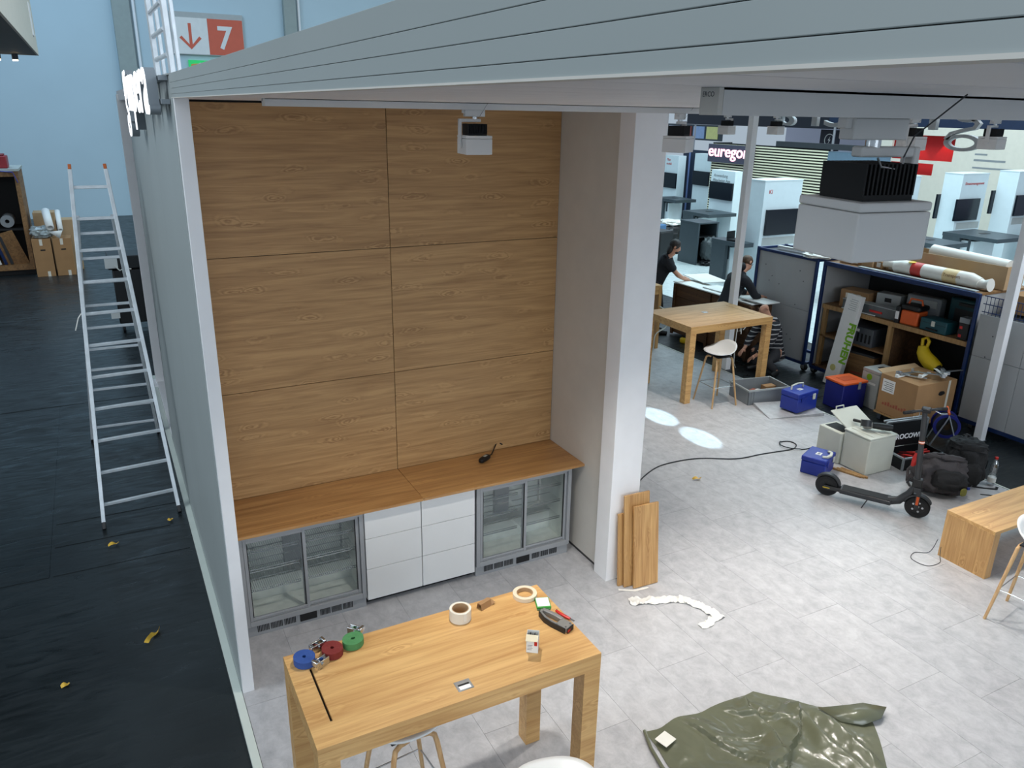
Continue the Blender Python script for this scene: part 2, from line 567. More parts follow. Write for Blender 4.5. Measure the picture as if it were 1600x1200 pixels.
# ================================================================== THE SETTING
H = -0.03            # level of the hall floor; the stand's own floor lies at 0
fh = struct(obj('floor_hall', MB().box(-14, 40, -14, 27, -0.2, H), HALL, smooth=0))
for (x0, x1, y0, y1) in ((-1.2, -0.22, 1.61, 2.05), (-1.2, -0.10, 1.09, 1.58), (-4.2, -0.07, -5.2, 1.06),
                         (-4.2, -1.23, 1.09, 5.6), (-1.2, -0.07, 2.08, 5.6), (-4.2, -0.07, 5.63, 11.0)):
    obj('floor_sheet', MB().box(x0, x1, y0, y1, H - 0.002, H + 0.004), HALL, fh, smooth=0)

fl = struct(obj('floor', MB().box(-0.03, 8.0, -7, 6.35, H - 0.01, -0.003), mat('grey_subfloor', (92, 93, 95), 0.8), smooth=0))
tile0 = None
TW, TL = 0.465, 0.93
cols = [(0.0, 0.40)] + [(0.40 + TW * k, 0.40 + TW * (k + 1)) for k in range(16)] + [(7.84, 7.99)]
for ci, (xa, xb) in enumerate(cols):
    off = -0.31 * (ci % 3)
    y = -5.0 + off
    while y < 6.3:
        ya, yb = max(y, -5.0), min(y + TL, 6.3)
        if yb - ya > 0.05 and not (xb < 3.35 and ya > 0.1):
            if tile0 is None:
                tile0 = obj('floor_tile', MB().box(0.0020, 1 - 0.0020, 0.0010, 1 - 0.0010, -0.003, 0.0), TILE, fl, smooth=0)
                t = tile0
            else:
                t = share('floor_tile', tile0, fl, (0, 0, 0))
            t.location = (xa, ya, 0); t.scale = (xb - xa, yb - ya, 1)
        y += TL
obj('floor_edge', MB().box(0, 7.99, -7, -5.0, -0.004, 0), TILE, fl, smooth=0)
EDGE = mat('pale_edge_strip', (206, 214, 206), 0.4, var=0.03)
t1 = struct(obj('trim_1', MB().box(-0.055, -0.002, -7, 6.4, H, 0.004), EDGE, bevel=0.002))
t2 = struct(obj('trim_2', MB().box(8.0, 8.02, -7, 6.4, H, 0.003), EDGE, bevel=0.002))

# left partition
wl = struct(obj('wall_left', MB().box(0.004, 0.079, -1.137, 3.75, 0, 3.972), WHITE, bevel=0.002))
obj('wall_panel', MB().box(-0.002, 0.0045, -1.10, 0.5, 0.004, 3.97), GREYW, wl, bevel=0.001)
obj('wall_panel', MB().box(-0.002, 0.0045, 0.503, 3.75, 0.004, 3.97), GREYW, wl, bevel=0.001)
obj('cap_rail', MB().box(-0.012, 0.085, -1.137, 3.75, 3.97, 3.978), GREYW, wl)
pf = struct(obj('wall_post', MB().box(-0.01, 0.10, 6.0, 6.12, 0, 3.93), WHITE, bevel=0.003))
obj('post_foot', MB().box(-0.04, 0.2, 5.85, 6.2, 0, 0.012), WHITE, pf, bevel=0.002)
obj('sill', MB().box(0.0, 0.1, 3.75, 6.2, 0.0, 0.03), WHITE, pf, bevel=0.002)

# oak back wall of the niche: panels with open joints
wb = struct(obj('wall_back', MB().box(0.079, 3.07, 0.012, 0.06, 0, 3.858), BLACKM, smooth=0))
zs = [0.02, 0.90, 1.7756, 2.7975, 3.845]
for (xa, xb) in ((0.080, 1.555), (1.555, 3.068)):
    for k in range(4):
        obj('wall_panel', MB().box(xa + 0.0022, xb - 0.0022, 0, 0.012, zs[k] + 0.0022, zs[k + 1] - 0.0022), OAKP, wb, bevel=0.0008)

# right cheek of the niche with its thick front post
wr = struct(obj('wall_right', MB().box(3.069, 3.31, -0.907, 6.3, 0.03, 3.858), OFFW, bevel=0.002))
obj('recessed_base', MB().box(3.076, 3.30, -0.907, 6.3, 0, 0.03), DGREY, wr)
obj('front_post', MB().box(3.02, 3.31, -1.093, -0.907, 0, 3.856), WHITE, wr, bevel=0.003)
wbk = struct(obj('wall_rear', MB().box(0.14, 3.07, 6.2, 6.3, 0, 3.858), WHITE))

# roof of the stand: grooved white boards below, grey boards along the edge
rf = struct(obj('ceiling', MB().box(0.012, 9.2, -7.0, 6.4, 3.866, 3.974), CEIL, smooth=0))
BW = 0.24
y = -7.0; b0 = None
while y < 6.39:
    w = min(BW, 6.4 - y)
    if b0 is None:
        b0 = obj('ceiling_board', MB().box(0.02, 9.2, 0.003, BW - 0.003, 3.857, 3.8665), CEIL, rf, bevel=0.002, seg=1); b0.location = (0, y, 0)
    else:
        bb = share('ceiling_board', b0, rf, (0, y, 0), scale=(1, w / BW, 1))
    y += BW
zf = [3.857, 3.875, 3.9025, 3.9315, 3.976]
for k in range(4):
    obj('fascia_board', MB().box(-0.006, 0.012, -7.0, -1.139, zf[k] + 0.0004, zf[k + 1] - 0.0004), GREYW, rf, bevel=0.0007, seg=1)
obj('fascia_edge', MB().box(-0.008, 0.02, -7.0, -1.139, 3.855, 3.858), OFFW, rf)
for k in range(4):
    obj('fascia_board', MB().box(9.2, 9.23, -7.0, 6.4, zf[k] + 0.0004, zf[k + 1] - 0.0004), GREYW, rf, bevel=0.0007, seg=1)

# slim white posts
for i, (x, y, lab) in enumerate(((8.11, 3.08, ''), (9.13, -0.47, ''))):
    c = struct(obj('wall_column', MB().box(x - 0.05, x + 0.05, y - 0.05, y + 0.05, 0 if i == 0 else H, 3.858), WHITE, bevel=0.003))
    obj('foot_plate', MB().box(x - 0.06, x + 0.06, y - 0.06, y + 0.06, H, 0.0 if i == 0 else H + 0.006), ALU, c)

# hall walls
hb = struct(obj('wall_hall_back', MB().box(-16, 14, 26.3, 26.6, H, 14), HWALL, smooth=0))
GREYP = mat('grey_pilaster', (150, 160, 156), 0.6, var=0.04)
for xa, xb in ((0.95, 1.5), (6.65, 7.1)):
    obj('pilaster', MB().box(xa, xb, 26.05, 26.3, H, 14), GREYP, hb, bevel=0.01)
    obj('pipe', MB().cyl((xb + 0.12, 26.2, H), (xb + 0.12, 26.2, 14), 0.05, n=10), WHITE, hb)
hr = struct(obj('wall_hall_right', MB().box(33, 33.4, -14, 26.6, H, 12), mat('pale_lavender_wall', (206, 208, 226), 0.7, var=0.03, scale=0.4), smooth=0))
obj('cable_duct', MB().box(32.85, 33, 8, 20, 5.6, 5.9), GREYP, hr)

# neighbouring stand: pale floor
nf = struct(obj('floor_neighbour', MB().box(10.6, 27, -6, 21, H - 0.01, H + 0.012), TILE_N, smooth=0))
for k in range(9):
    obj('floor_seam', MB().box(10.6, 27, -5 + 2.9 * k, -4.99 + 2.9 * k, H + 0.012, H + 0.0135), GREYP, nf)


# ================================================================== THE NICHE: worktops, fridges, drawers
for xa, xb, lab in ((0.081, 1.5535, 'left half of the oak worktop above the fridge with glass doors'),
                    (1.5565, 3.067, 'right half of the oak worktop carrying the black plug lead')):
    tag(obj('worktop', MB().box(xa, xb, -0.606, -0.002, 0.878, 0.90), OAKT, bevel=0.0015), lab, 'worktop', 'oak worktops in the niche')


def make_fridge(label, x0, w):
    t = thing('glass_door_fridge', label, 'fridge', (x0, 0, 0), 0, 'glass door fridges under the worktop')
    yf, yb, zt = -0.5595, -0.05, 0.872
    b = MB()
    b.box(0, 0.03, yb, yf + 0.03, 0.10, zt); b.box(w - 0.03, w, yb, yf + 0.03, 0.10, zt)
    b.box(0, w, yb, yb - 0.02, 0.10, zt); b.box(0, w, yb, yf + 0.03, zt - 0.03, zt); b.box(0, w, yb, yf + 0.03, 0.10, 0.125)
    obj('cabinet', b, ALUF, t)
    i = MB()
    i.box(0.031, 0.034, yb - 0.02, yf + 0.07, 0.126, zt - 0.031); i.box(w - 0.034, w - 0.031, yb - 0.02, yf + 0.07, 0.126, zt - 0.031)
    i.box(0.034, w - 0.034, yb - 0.024, yb - 0.021, 0.126, zt - 0.031); i.box(0.034, w - 0.034, yb - 0.024, yf + 0.07, 0.126, 0.129)
    i.box(0.034, w - 0.034, yb - 0.024, yb - 0.20, 0.129, 0.30)
    obj('liner', i, INNER, t)
    d = MB().box(w * 0.42, w * 0.58, yb - 0.025, yb - 0.06, 0.31, 0.80)
    obj('fan_housing', d, ALUF, t, bevel=0.004)
    fr = MB()
    fr.box(0, 0.032, yf, yf + 0.045, 0.10, zt); fr.box(w - 0.032, w, yf, yf + 0.045, 0.10, zt)
    fr.box(0.032, w - 0.032, yf, yf + 0.045, zt - 0.036, zt); fr.box(0.032, w - 0.032, yf, yf + 0.045, 0.10, 0.145)
    obj('front_frame', fr, ALUF, t, bevel=0.002)
    for k, (xa, xb, yo) in enumerate(((0.034, w / 2 + 0.018, 0.004), (w / 2 - 0.018, w - 0.034, 0.022))):
        dz0, dz1 = 0.147, zt - 0.038
        r = MB(); s = 0.024
        ya, y2 = yf + yo, yf + yo + 0.016
        r.box(xa, xa + s, ya, y2, dz0, dz1); r.box(xb - s, xb, ya, y2, dz0, dz1)
        r.box(xa + s, xb - s, ya, y2, dz0, dz0 + 0.03); r.box(xa + s, xb - s, ya, y2, dz1 - s, dz1)
        door = obj('sliding_door', r, ALUF, t, bevel=0.002)
        obj('pane', MB().box(xa + s, xb - s, ya + 0.006, ya + 0.010, dz0 + 0.03, dz1 - s), GLASS, door, smooth=0)
        obj('grip_strip', MB().box(xa + s, xb - s, ya - 0.003, ya, dz0 + 0.008, dz0 + 0.016), STEEL, door)
        obj('seal', MB().box(xa + s, xa + s + 0.006, ya + 0.002, y2, dz0 + 0.03, dz1 - s).box(xb - s - 0.006, xb - s, ya + 0.002, y2, dz0 + 0.03, dz1 - s), BLACK, door)
    for z in (0.33, 0.50, 0.66):
        for (xa, xb) in ((0.045, w / 2 - 0.02), (w / 2 + 0.02, w - 0.045)):
            q = MB()
            ya, yc = yb - 0.035, yf + 0.11
            for yy in (ya, yc, (ya + yc) / 2):
                q.tube([(xa, yy, z), (xb, yy, z)], 0.0045, 5)
            q.tube([(xa, yc - 0.004, z + 0.022), (xb, yc - 0.004, z + 0.022)], 0.003, 5)
            n = 26
            for j in range(n + 1):
                x = xa + (xb - xa) * j / n
                q.tube([(x, ya, z + 0.003), (x, yc, z + 0.003), (x, yc - 0.003, z + 0.022)], 0.0018, 4)
            obj('wire_shelf', q, STEEL, t)
    for x in (0.06, w / 2, w - 0.06):
        obj('shelf_rail', MB().box(x - 0.008, x + 0.008, yb - 0.028, yb - 0.024, 0.14, 0.82), STEEL, t)
    pl = obj('plinth', MB().box(0, w, yf + 0.025, yb, 0.0, 0.10), ALUF, t, bevel=0.002)
    obj('control_panel', MB().box(w * 0.43, w * 0.57, yf + 0.018, yf + 0.026, 0.025, 0.088), BLACK, pl)
    for (xa, xb) in ((0.08, w * 0.41), (w * 0.60, w - 0.10)):
        n = 24
        for grp in range(3):
            g0 = xa + (xb - xa) * grp / 3; g1 = xa + (xb - xa) * (grp + 0.9) / 3
            q = MB()
            for j in range(8):
                x = g0 + (g1 - g0) * j / 8
                q.box(x, x + (g1 - g0) / 8 * 0.55, yf + 0.022, yf + 0.026, 0.03, 0.085)
            obj('vent_slots', q, BLACKM, pl)
    return t


make_fridge('steel fridge with two sliding glass doors beside the left partition', 0.135, 0.935)
make_fridge('steel fridge with two sliding glass doors beside the right cheek wall', 2.045, 0.925)

for xa, xb, lab in ((1.082, 1.554, 'white three drawer unit next to the left fridge'), (1.558, 2.033, 'white three drawer unit next to the right fridge')):
    t = thing('drawer_unit', lab, 'drawer unit', (xa, 0, 0), 0, 'white drawer units in the niche')
    w = xb - xa
    obj('carcass', MB().box(0, w, -0.52, -0.03, 0.055, 0.875), WHITEL, t)
    obj('plinth', MB().box(0.0, w, -0.48, -0.05, 0.0, 0.055), BLACKM, t)
    for za, zb in ((0.057, 0.338), (0.342, 0.613), (0.617, 0.866)):
        obj('drawer_front', MB().box(0.0015, w - 0.0015, -0.545, -0.522, za, zb), WHITEL, t, bevel=0.0015)

# plug lead lying on the worktop
t = thing('multi_socket', 'short black plug lead lying on the oak worktop', 'socket lead', (2.30, -0.17, 0.9), 0.55)
obj('socket_block', MB().blob((0, 0, 0.022), (0.075, 0.026, 0.022), 20, 10, 0.55), BLACK, t)
obj('label_plate', MB().box(-0.01, 0.03, -0.012, 0.012, 0.042, 0.0445), FESTG, t)
obj('lead', MB().tube([(0.07, 0, 0.02), (0.13, 0.01, 0.012), (0.20, 0.03, 0.03), (0.26, 0.045, 0.055), (0.29, 0.03, 0.06), (0.30, 0.0, 0.045)], 0.006, 8), BLACK, t)

# oak boards leaning against the post
for i, (x, w, h, yb, lab) in enumerate(((3.075, 0.10, 0.66, -1.185, 'narrow dark-edged oak board, hindmost of the three leaning on the white post'),
                                    (3.11, 0.25, 0.83, -1.225, 'tallest oak board leaning on the white post'),
                                    (3.175, 0.245, 0.74, -1.275, 'front oak board leaning on the white post, shorter than the one behind'))):
    lean = -math.atan2(abs(yb + 1.093) - 0.03 - (0.019, 0.019, 0.034)[i] * i, h)
    o = obj('oak_board', MB().box(0, w, -0.019, 0, 0, h), OAKZ, bevel=0.0015)
    o.location = (x, yb, 0.003 if i else 0.001); o.rotation_euler = (lean, 0, -0.02 * i)
    tag(o, lab, 'board', 'oak boards leaning on the post')


# ================================================================== TABLES AND STOOLS
def bar_table(label, x0, x1, y0, y1, z, leg=0.10, apron=0.10, slot=None, sock=None, tray=False):
    cx, cy = (x0 + x1) / 2, (y0 + y1) / 2
    t = thing('bar_table', label, 'table', (cx, cy, 0))
    X, Y = (x1 - x0) / 2, (y1 - y0) / 2
    m = MB()
    if slot:
        sx, sa, sb = slot[0] - cx, slot[1] - cy, slot[2] - cy
        g = 0.006
        m.box(-X, sx - g, -Y, Y, z - 0.03, z); m.box(sx + g, X, -Y, Y, z - 0.03, z)
        m.box(sx - g, sx + g, -Y, sa, z - 0.03, z); m.box(sx - g, sx + g, sb, Y, z - 0.03, z)
        obj('cable_slot', MB().box(sx - g + .0002, sx + g - .0002, sa, sb, z - 0.028, z - 0.018), BLACKM, t)
    else:
        m.box(-X, X, -Y, Y, z - 0.03, z)
    obj('tabletop', m, OAK, t, smooth=0)
    a = 0.022
    for n_, bx in (('apron', (-X, X, -Y, -Y + a)), ('apron', (-X, X, Y - a, Y)), ('apron', (-X, -X + a, -Y + a, Y - a)), ('apron', (X - a, X, -Y + a, Y - a))):
        obj(n_, MB().box(bx[0], bx[1], bx[2], bx[3], z - apron, z - 0.0305), OAK, t, smooth=0)
    for sx_ in (-1, 1):
        for sy_ in (-1, 1):
            xa = -X if sx_ < 0 else X - leg; ya = -Y if sy_ < 0 else Y - leg
            obj('leg', MB().box(xa, xa + leg, ya, ya + leg, 0, z - apron), OAK, t, bevel=0.001)
    if sock:
        px, py = sock[0] - cx, sock[1] - cy
        s_ = obj('cable_outlet', MB().box(px - 0.042, px + 0.042, py - 0.036, py + 0.036, z, z + 0.003), ALU, t, bevel=0.0015)
        obj('outlet_slot', MB().box(px - 0.03, px + 0.03, py - 0.002, py + 0.010, z + 0.003, z + 0.0036), BLACK, s_)
        obj('outlet_flap', MB().box(px - 0.03, px + 0.03, py - 0.028, py - 0.004, z + 0.003, z + 0.0042), WHITE, s_)
    if tray:
        obj('cable_tray', MB().box(-X + 0.55, X - 0.25, -0.25, 0.25, z - apron - 0.10, z - apron + 0.05), OAK, t, bevel=0.002)
    return t


TT = 1.104
tb1 = bar_table('large oak bar table in front of the fridges, tools and straps on top', 0.108, 1.627, -3.021, -2.312, TT, slot=(0.213, -2.872, -2.45), sock=(0.868, -2.925))
tb2 = bar_table('oak bar table by the white column with a white stool before it', 6.46, 7.945, 2.08, 3.108, TT, slot=(7.80, 2.3, 2.9), sock=(7.2, 2.68), tray=True)


def stool(label, loc, rz):
    t = thing('bar_stool', label, 'stool', loc, rz, 'white bar stools with oak legs')
    # shell: dished seat whose back edge turns up
    vs = []; fs = []
    nr, na = 9, 36
    zc = 0.715
    for i in range(nr + 1):
        r = i / nr
        for j in range(na):
            th = 2 * PI * j / na
            ex = abs(math.cos(th)) ** 0.85 * math.copysign(1, math.cos(th))
            ey = abs(math.sin(th)) ** 0.85 * math.copysign(1, math.sin(th))
            x = 0.225 * r * ex; yy = 0.20 * r * ey
            z = zc + 0.05 * r ** 2.5 + (0.115 * max(0, ey) ** 1.5 * r ** 3) - 0.02 * max(0, -ey) * r ** 3
            vs.append((x, yy, z))
    for i in range(nr):
        for j in range(na):
            j2 = (j + 1) % na
            fs.append((i * na + j, i * na + j2, (i + 1) * na + j2, (i + 1) * na + j))
    m = MB().add(vs, fs)
    se = obj('seat', m, WHITEL, t, smooth=60)
    sd = se.modifiers.new('solid', 'SOLIDIFY'); sd.thickness = 0.012; sd.offset = 1
    mount = MB().box(-0.13, 0.13, -0.12, 0.12, 0.686, 0.70)
    obj('seat_mount', mount, BLACK, t, bevel=0.004)
    for sy in (-1, 1):
        for sx in (-1, 1):
            pts = [(sx * 0.03, sy * 0.118, 0.678), (sx * 0.085, sy * 0.125, 0.676), (sx * 0.115, sy * 0.13, 0.655), (sx * 0.128, sy * 0.135, 0.60), (sx * 0.21, sy * 0.205, 0.0)]
            obj('leg', MB().tube(pts, [0.013, 0.014, 0.015, 0.015, 0.0115], 10), OAKL, t)
    zf_ = 0.28
    k = 1 - (0.60 - zf_) / 0.60
    fx, fy = 0.128 + (0.21 - 0.128) * (0.60 - zf_) / 0.60, 0.135 + (0.205 - 0.135) * (0.60 - zf_) / 0.60
    cs = [(-fx, -fy, zf_), (fx, -fy, zf_), (fx, fy, zf_), (-fx, fy, zf_)]
    for a_ in range(4):
        obj('foot_rod', MB().cyl(cs[a_], cs[(a_ + 1) % 4], 0.005, n=8), STEEL, t)
    return t


st = stool('white bar stool standing in front of the far oak table', (6.905, 1.965, 0), -PI / 2 - 0.06)
dup(st, (5.74, -3.05, 0), 0.17, 'white bar stool at the right edge beside the low oak bench')
dup(st, (0.66, -2.60, 0), 0.10, 'bar stool pushed under the large table, only its oak legs show')
dup(st, (1.14, -3.40, 0), 2.9, 'white bar stool at the bottom edge before the large table')

# low oak bench on the right
t = thing('oak_bench', 'low oak bench with solid end panel at the right edge', 'bench', (6.048, -2.525, 0))
obj('bench_top', MB().box(0, 2.0, 0, 0.448, 0.438, 0.4685), OAK, t, smooth=0)
obj('end_panel', MB().box(0, 0.085, 0, 0.448, 0, 0.4375), OAKZ, t, smooth=0)
obj('end_panel', MB().box(1.915, 2.0, 0, 0.448, 0, 0.4375), OAKZ, t, smooth=0)
obj('rear_panel', MB().box(0.086, 1.914, 0.40, 0.446, 0.10, 0.4375), OAK, t, smooth=0)
tag(obj('bench_cable', MB().tube(spl([(6.03, -2.06, 0.16), (5.99, -2.03, 0.02), (5.88, -1.96, 0.006), (5.76, -2.02, 0.005), (5.78, -2.16, 0.005), (5.93, -2.18, 0.006), (6.00, -2.13, 0.03), (6.035, -2.10, 0.10)]), 0.003, 6), DGREY), 'thin dark cable looping out beside the low oak bench', 'cable')

# second oak counter, mostly behind the white post
t = thing('oak_counter', 'oak counter mostly hidden behind the white post by the brown crate', 'counter', (6.95, 4.45, 0))
obj('counter_top', MB().box(0, 0.86, 0, 0.75, 1.07, 1.10), OAK, t, smooth=0)
obj('side_panel', MB().box(0.80, 0.86, 0, 0.75, 0, 1.0695), OAKZ, t, smooth=0)
obj('side_panel', MB().box(0, 0.06, 0, 0.75, 0, 1.0695), OAKZ, t, smooth=0)
obj('front_rail', MB().box(0.061, 0.799, 0.01, 0.03, 0.95, 1.0695), OAK, t, smooth=0)
tag(obj('counter_cable', MB().tube(spl([(7.76, 4.43, 0.75), (7.80, 4.33, 0.70), (7.84, 4.28, 0.55), (7.80, 4.27, 0.42), (7.62, 4.30, 0.30), (7.60, 4.32, 0.01), (7.4, 4.35, 0.008)]), 0.010, 6), CASEW), 'pale cable hanging below the oak counter by the white post', 'cable')


# ================================================================== THINGS ON THE LARGE TABLE
def strap(label, colr, loc, rz, r=0.055, h=0.04, lying=True):
    t = thing('ratchet_strap', label, 'ratchet strap', loc, rz, 'rolled straps on the large table')
    cm = mat('webbing_' + label.split()[0], colr, 0.6, var=0.08, scale=40, bump=0.2, bscale=120)
    # one long band wound up
    pts = []
    turns = 9
    for k in range(turns * 18 + 1):
        a = 2 * PI * k / 18
        q = 0.010 + (r - 0.010) * k / (turns * 18)
        pts.append((q * math.cos(a) * 1.08, q * math.sin(a)))
    obj('webbing_roll', MB().ribbon(pts, 0.0045, 0.002, h), cm, t, smooth=50)
    obj('webbing_tail', MB().ribbon([(r * 1.08, 0), (r * 1.12, 0.02), (r + 0.03, 0.05)], 0.004, 0.002, h), cm, t)
    b = obj('ratchet_body', MB().box(r + 0.012, r + 0.020, 0.0, 0.075, 0.0, 0.042).box(r + 0.042, r + 0.05, 0.0, 0.075, 0.0, 0.042).box(r + 0.020, r + 0.042, 0.052, 0.075, 0.012, 0.03), STEEL, t, bevel=0.002)
    obj('ratchet_handle', MB().box(r + 0.008, r + 0.054, -0.012, 0.006, 0.02, 0.05), STEEL, b, bevel=0.004)
    obj('axle', MB().cyl((r + 0.005, 0.03, 0.024), (r + 0.057, 0.03, 0.024), 0.009, n=10), STEEL, b)
    return t


strap('blue ratchet strap rolled up at the table corner', (44, 80, 150), (0.200, -2.405, TT), -1.1)
strap('dark red ratchet strap between the blue and green straps', (122, 36, 34), (0.345, -2.40, TT), 1.9)
strap('green ratchet strap rolled up, nearest to the tape rolls', (76, 138, 84), (0.465, -2.372, TT), 0.75)


def roll(name, label, loc, ro, ri, h, m, core, cat='tape'):
    t = thing(name, label, cat, loc)
    obj('tape_layers', MB().lathe([(ri + 0.004, 0), (ro, 0), (ro, h), (ri + 0.004, h)], 36, closed=True), m, t, bevel=0.001)
    obj('card_core', MB().lathe([(ri, 0), (ri + 0.0035, 0), (ri + 0.0035, h), (ri, h)], 36, closed=True), core, t)
    return t


PTAPE = mat('white_packing_tape', (222, 216, 202), 0.45, var=0.03)
r_ = roll('packing_tape', 'wide white tape roll standing at the back edge of the table', (1.075, -2.415, TT), 0.062, 0.044, 0.068, PTAPE, CARDL)
obj('tape_end', MB().box(-0.008, 0.010, -0.0655, -0.0625, 0.02, 0.068), FILM, r_)
roll('masking_tape', 'thin cream tape roll lying at the far table corner', (1.505, -2.385, TT), 0.072, 0.046, 0.026, mat('cream_tape', (220, 205, 180), 0.5, var=0.03), CARDL)
t = thing('card_clip', 'small folded brown cardboard piece between the two tape rolls', 'cardboard', (1.243, -2.375, TT), 0.35)
obj('folded_card', MB().prism([(-0.022, 0), (-0.02, 0.0), (-0.010, 0.034), (0.012, 0.034), (0.02, 0.0), (0.023, 0.0), (0.014, 0.038), (-0.013, 0.038)], -0.04, 0.04, Matrix.Rotation(PI / 2, 4, 'Z') @ Matrix.Rotation(PI / 2, 4, 'X')), CARD, t)
obj('card_flap', MB().obox((0.05, 0.0, 0.012), (0.03, 0.05, 0.002), (0.2, -0.35, 0)), CARD, t)
t = thing('screw_pack', 'flat green and white pack at the right end of the table', 'box', (1.56, -2.505, TT), -0.35)
obj('pack', MB().box(-0.042, 0.042, -0.05, 0.05, 0, 0.016), GREENP, t, bevel=0.003)
obj('pack_label', MB().box(-0.037, 0.037, -0.04, 0.044, 0.016, 0.0166), PAPER, t)
obj('pack_lower', MB().box(-0.042, 0.036, -0.058, -0.049, 0, 0.006), mat('green_edge', (70, 110, 80), .5), t)
# staple gun
t = thing('staple_gun', 'grey metal staple gun lying near the right table edge', 'staple gun', (1.533, -2.695, TT), -1.16)
GUN = mat('gun_grey', (140, 138, 134), 0.4, 0.35, var=0.05)
Mx = Matrix.Identity(4)
body = MB()
out = [(-0.10, 0.0), (-0.108, 0.022), (-0.09, 0.036), (-0.02, 0.040), (0.03, 0.034), (0.085, 0.036), (0.10, 0.02), (0.10, -0.028), (0.085, -0.034), (0.03, -0.033), (-0.02, -0.026), (-0.06, -0.012)]
body.ribbon([(-0.112, 0.030), (-0.06, 0.034), (-0.01, 0.034), (0.03, 0.027)], 0.024, 0.002, 0.034)
body.ribbon([(-0.110, 0.030), (-0.104, 0.0), (-0.05, -0.022), (0.0, -0.030), (0.03, -0.030)], 0.016, 0.002, 0.034)
body.prism([(0.022, 0.038), (0.085, 0.036), (0.10, 0.022), (0.10, -0.026), (0.085, -0.034), (0.022, -0.034)], 0.002, 0.030)
obj('gun_body', body, GUN, t, bevel=0.003)
obj('grip_sleeve', MB().ribbon([(-0.112, -0.004), (-0.055, -0.032), (0.0, -0.040), (0.095, -0.040)], 0.007, 0.0, 0.036), BLACK, t, bevel=0.002)
obj('nose_plate', MB().box(0.10, 0.106, -0.03, 0.028, 0.0, 0.032), BLACK, t, bevel=0.002)
obj('red_mark', MB().box(0.1061, 0.107, -0.03, -0.005, 0.008, 0.022), RED, t)
for px, py in ((0.085, 0.02), (0.085, -0.02)):
    obj('screw', MB().cyl((px, py, 0.030), (px, py, 0.032), 0.006, n=10), STEEL, t)
t = thing('seam_knife', 'small red knife pointing over the right table edge', 'knife', (1.607, -2.652, TT), 1.9)
obj('handle', MB().tube([(-0.055, 0.0, 0.010), (-0.02, 0.004, 0.011), (0.02, 0.004, 0.011), (0.052, -0.004, 0.010)], [0.008, 0.0105, 0.010, 0.008], 10, flat=0.75), RED, t)
obj('blade', MB().box(-0.085, -0.05, -0.006, 0.006, 0.009, 0.0105), STEEL, t)
obj('eyelet', MB().cyl((0.048, -0.003, 0.0172), (0.048, -0.003, 0.0178), 0.003, n=8), BLACK, t)
# box of nail strips
t = thing('nail_box', 'small open white carton of nail strips standing on the table', 'carton', (1.31, -2.835, TT), -0.6)
w2, d2, hh = 0.032, 0.027, 0.105
bx = MB()
bx.box(-w2, w2, -d2, -d2 + 0.0012, 0, hh); bx.box(-w2, w2, d2 - 0.0012, d2, 0, hh)
bx.box(-w2, -w2 + 0.0012, -d2, d2, 0, hh); bx.box(w2 - 0.0012, w2, -d2, d2, 0, hh); bx.box(-w2, w2, -d2, d2, 0, 0.0012)
obj('carton', bx, PAPER, t)
obj('lid_flap', MB().obox((-0.001, -d2 - 0.019, hh + 0.002), (2 * w2, 0.044, 0.0012), (0.25, 0, 0)), mat('carton_inside', (214, 204, 176), 0.7), t)
for k in range(5):
    obj('nail_strip', MB().box(-w2 + 0.006 + k * 0.0112, -w2 + 0.0095 + k * 0.0112, -d2 + 0.004, d2 - 0.004, 0.002, hh - 0.012), BLACK if k % 2 else STEEL, t)
obj('red_print', MB().box(0.010, 0.026, -d2 - 0.0005, -d2, 0.045, hh - 0.012), RED, t)
GPR = mat('grey_print', (120, 120, 126), .6)
for k in range(4):
    obj('small_print', MB().box(-0.026, -0.002 + 0.004 * (k % 2), -d2 - 0.0005, -d2, 0.018 + 0.009 * k, 0.021 + 0.009 * k), GPR, t)
obj('red_stripe', MB().box(w2, w2 + 0.0005, -0.022, -0.012, 0.01, 0.08), RED, t)


# ================================================================== ON THE FLOOR OF THE STAND
def interp(a, b, k):
    return a + (b - a) * k


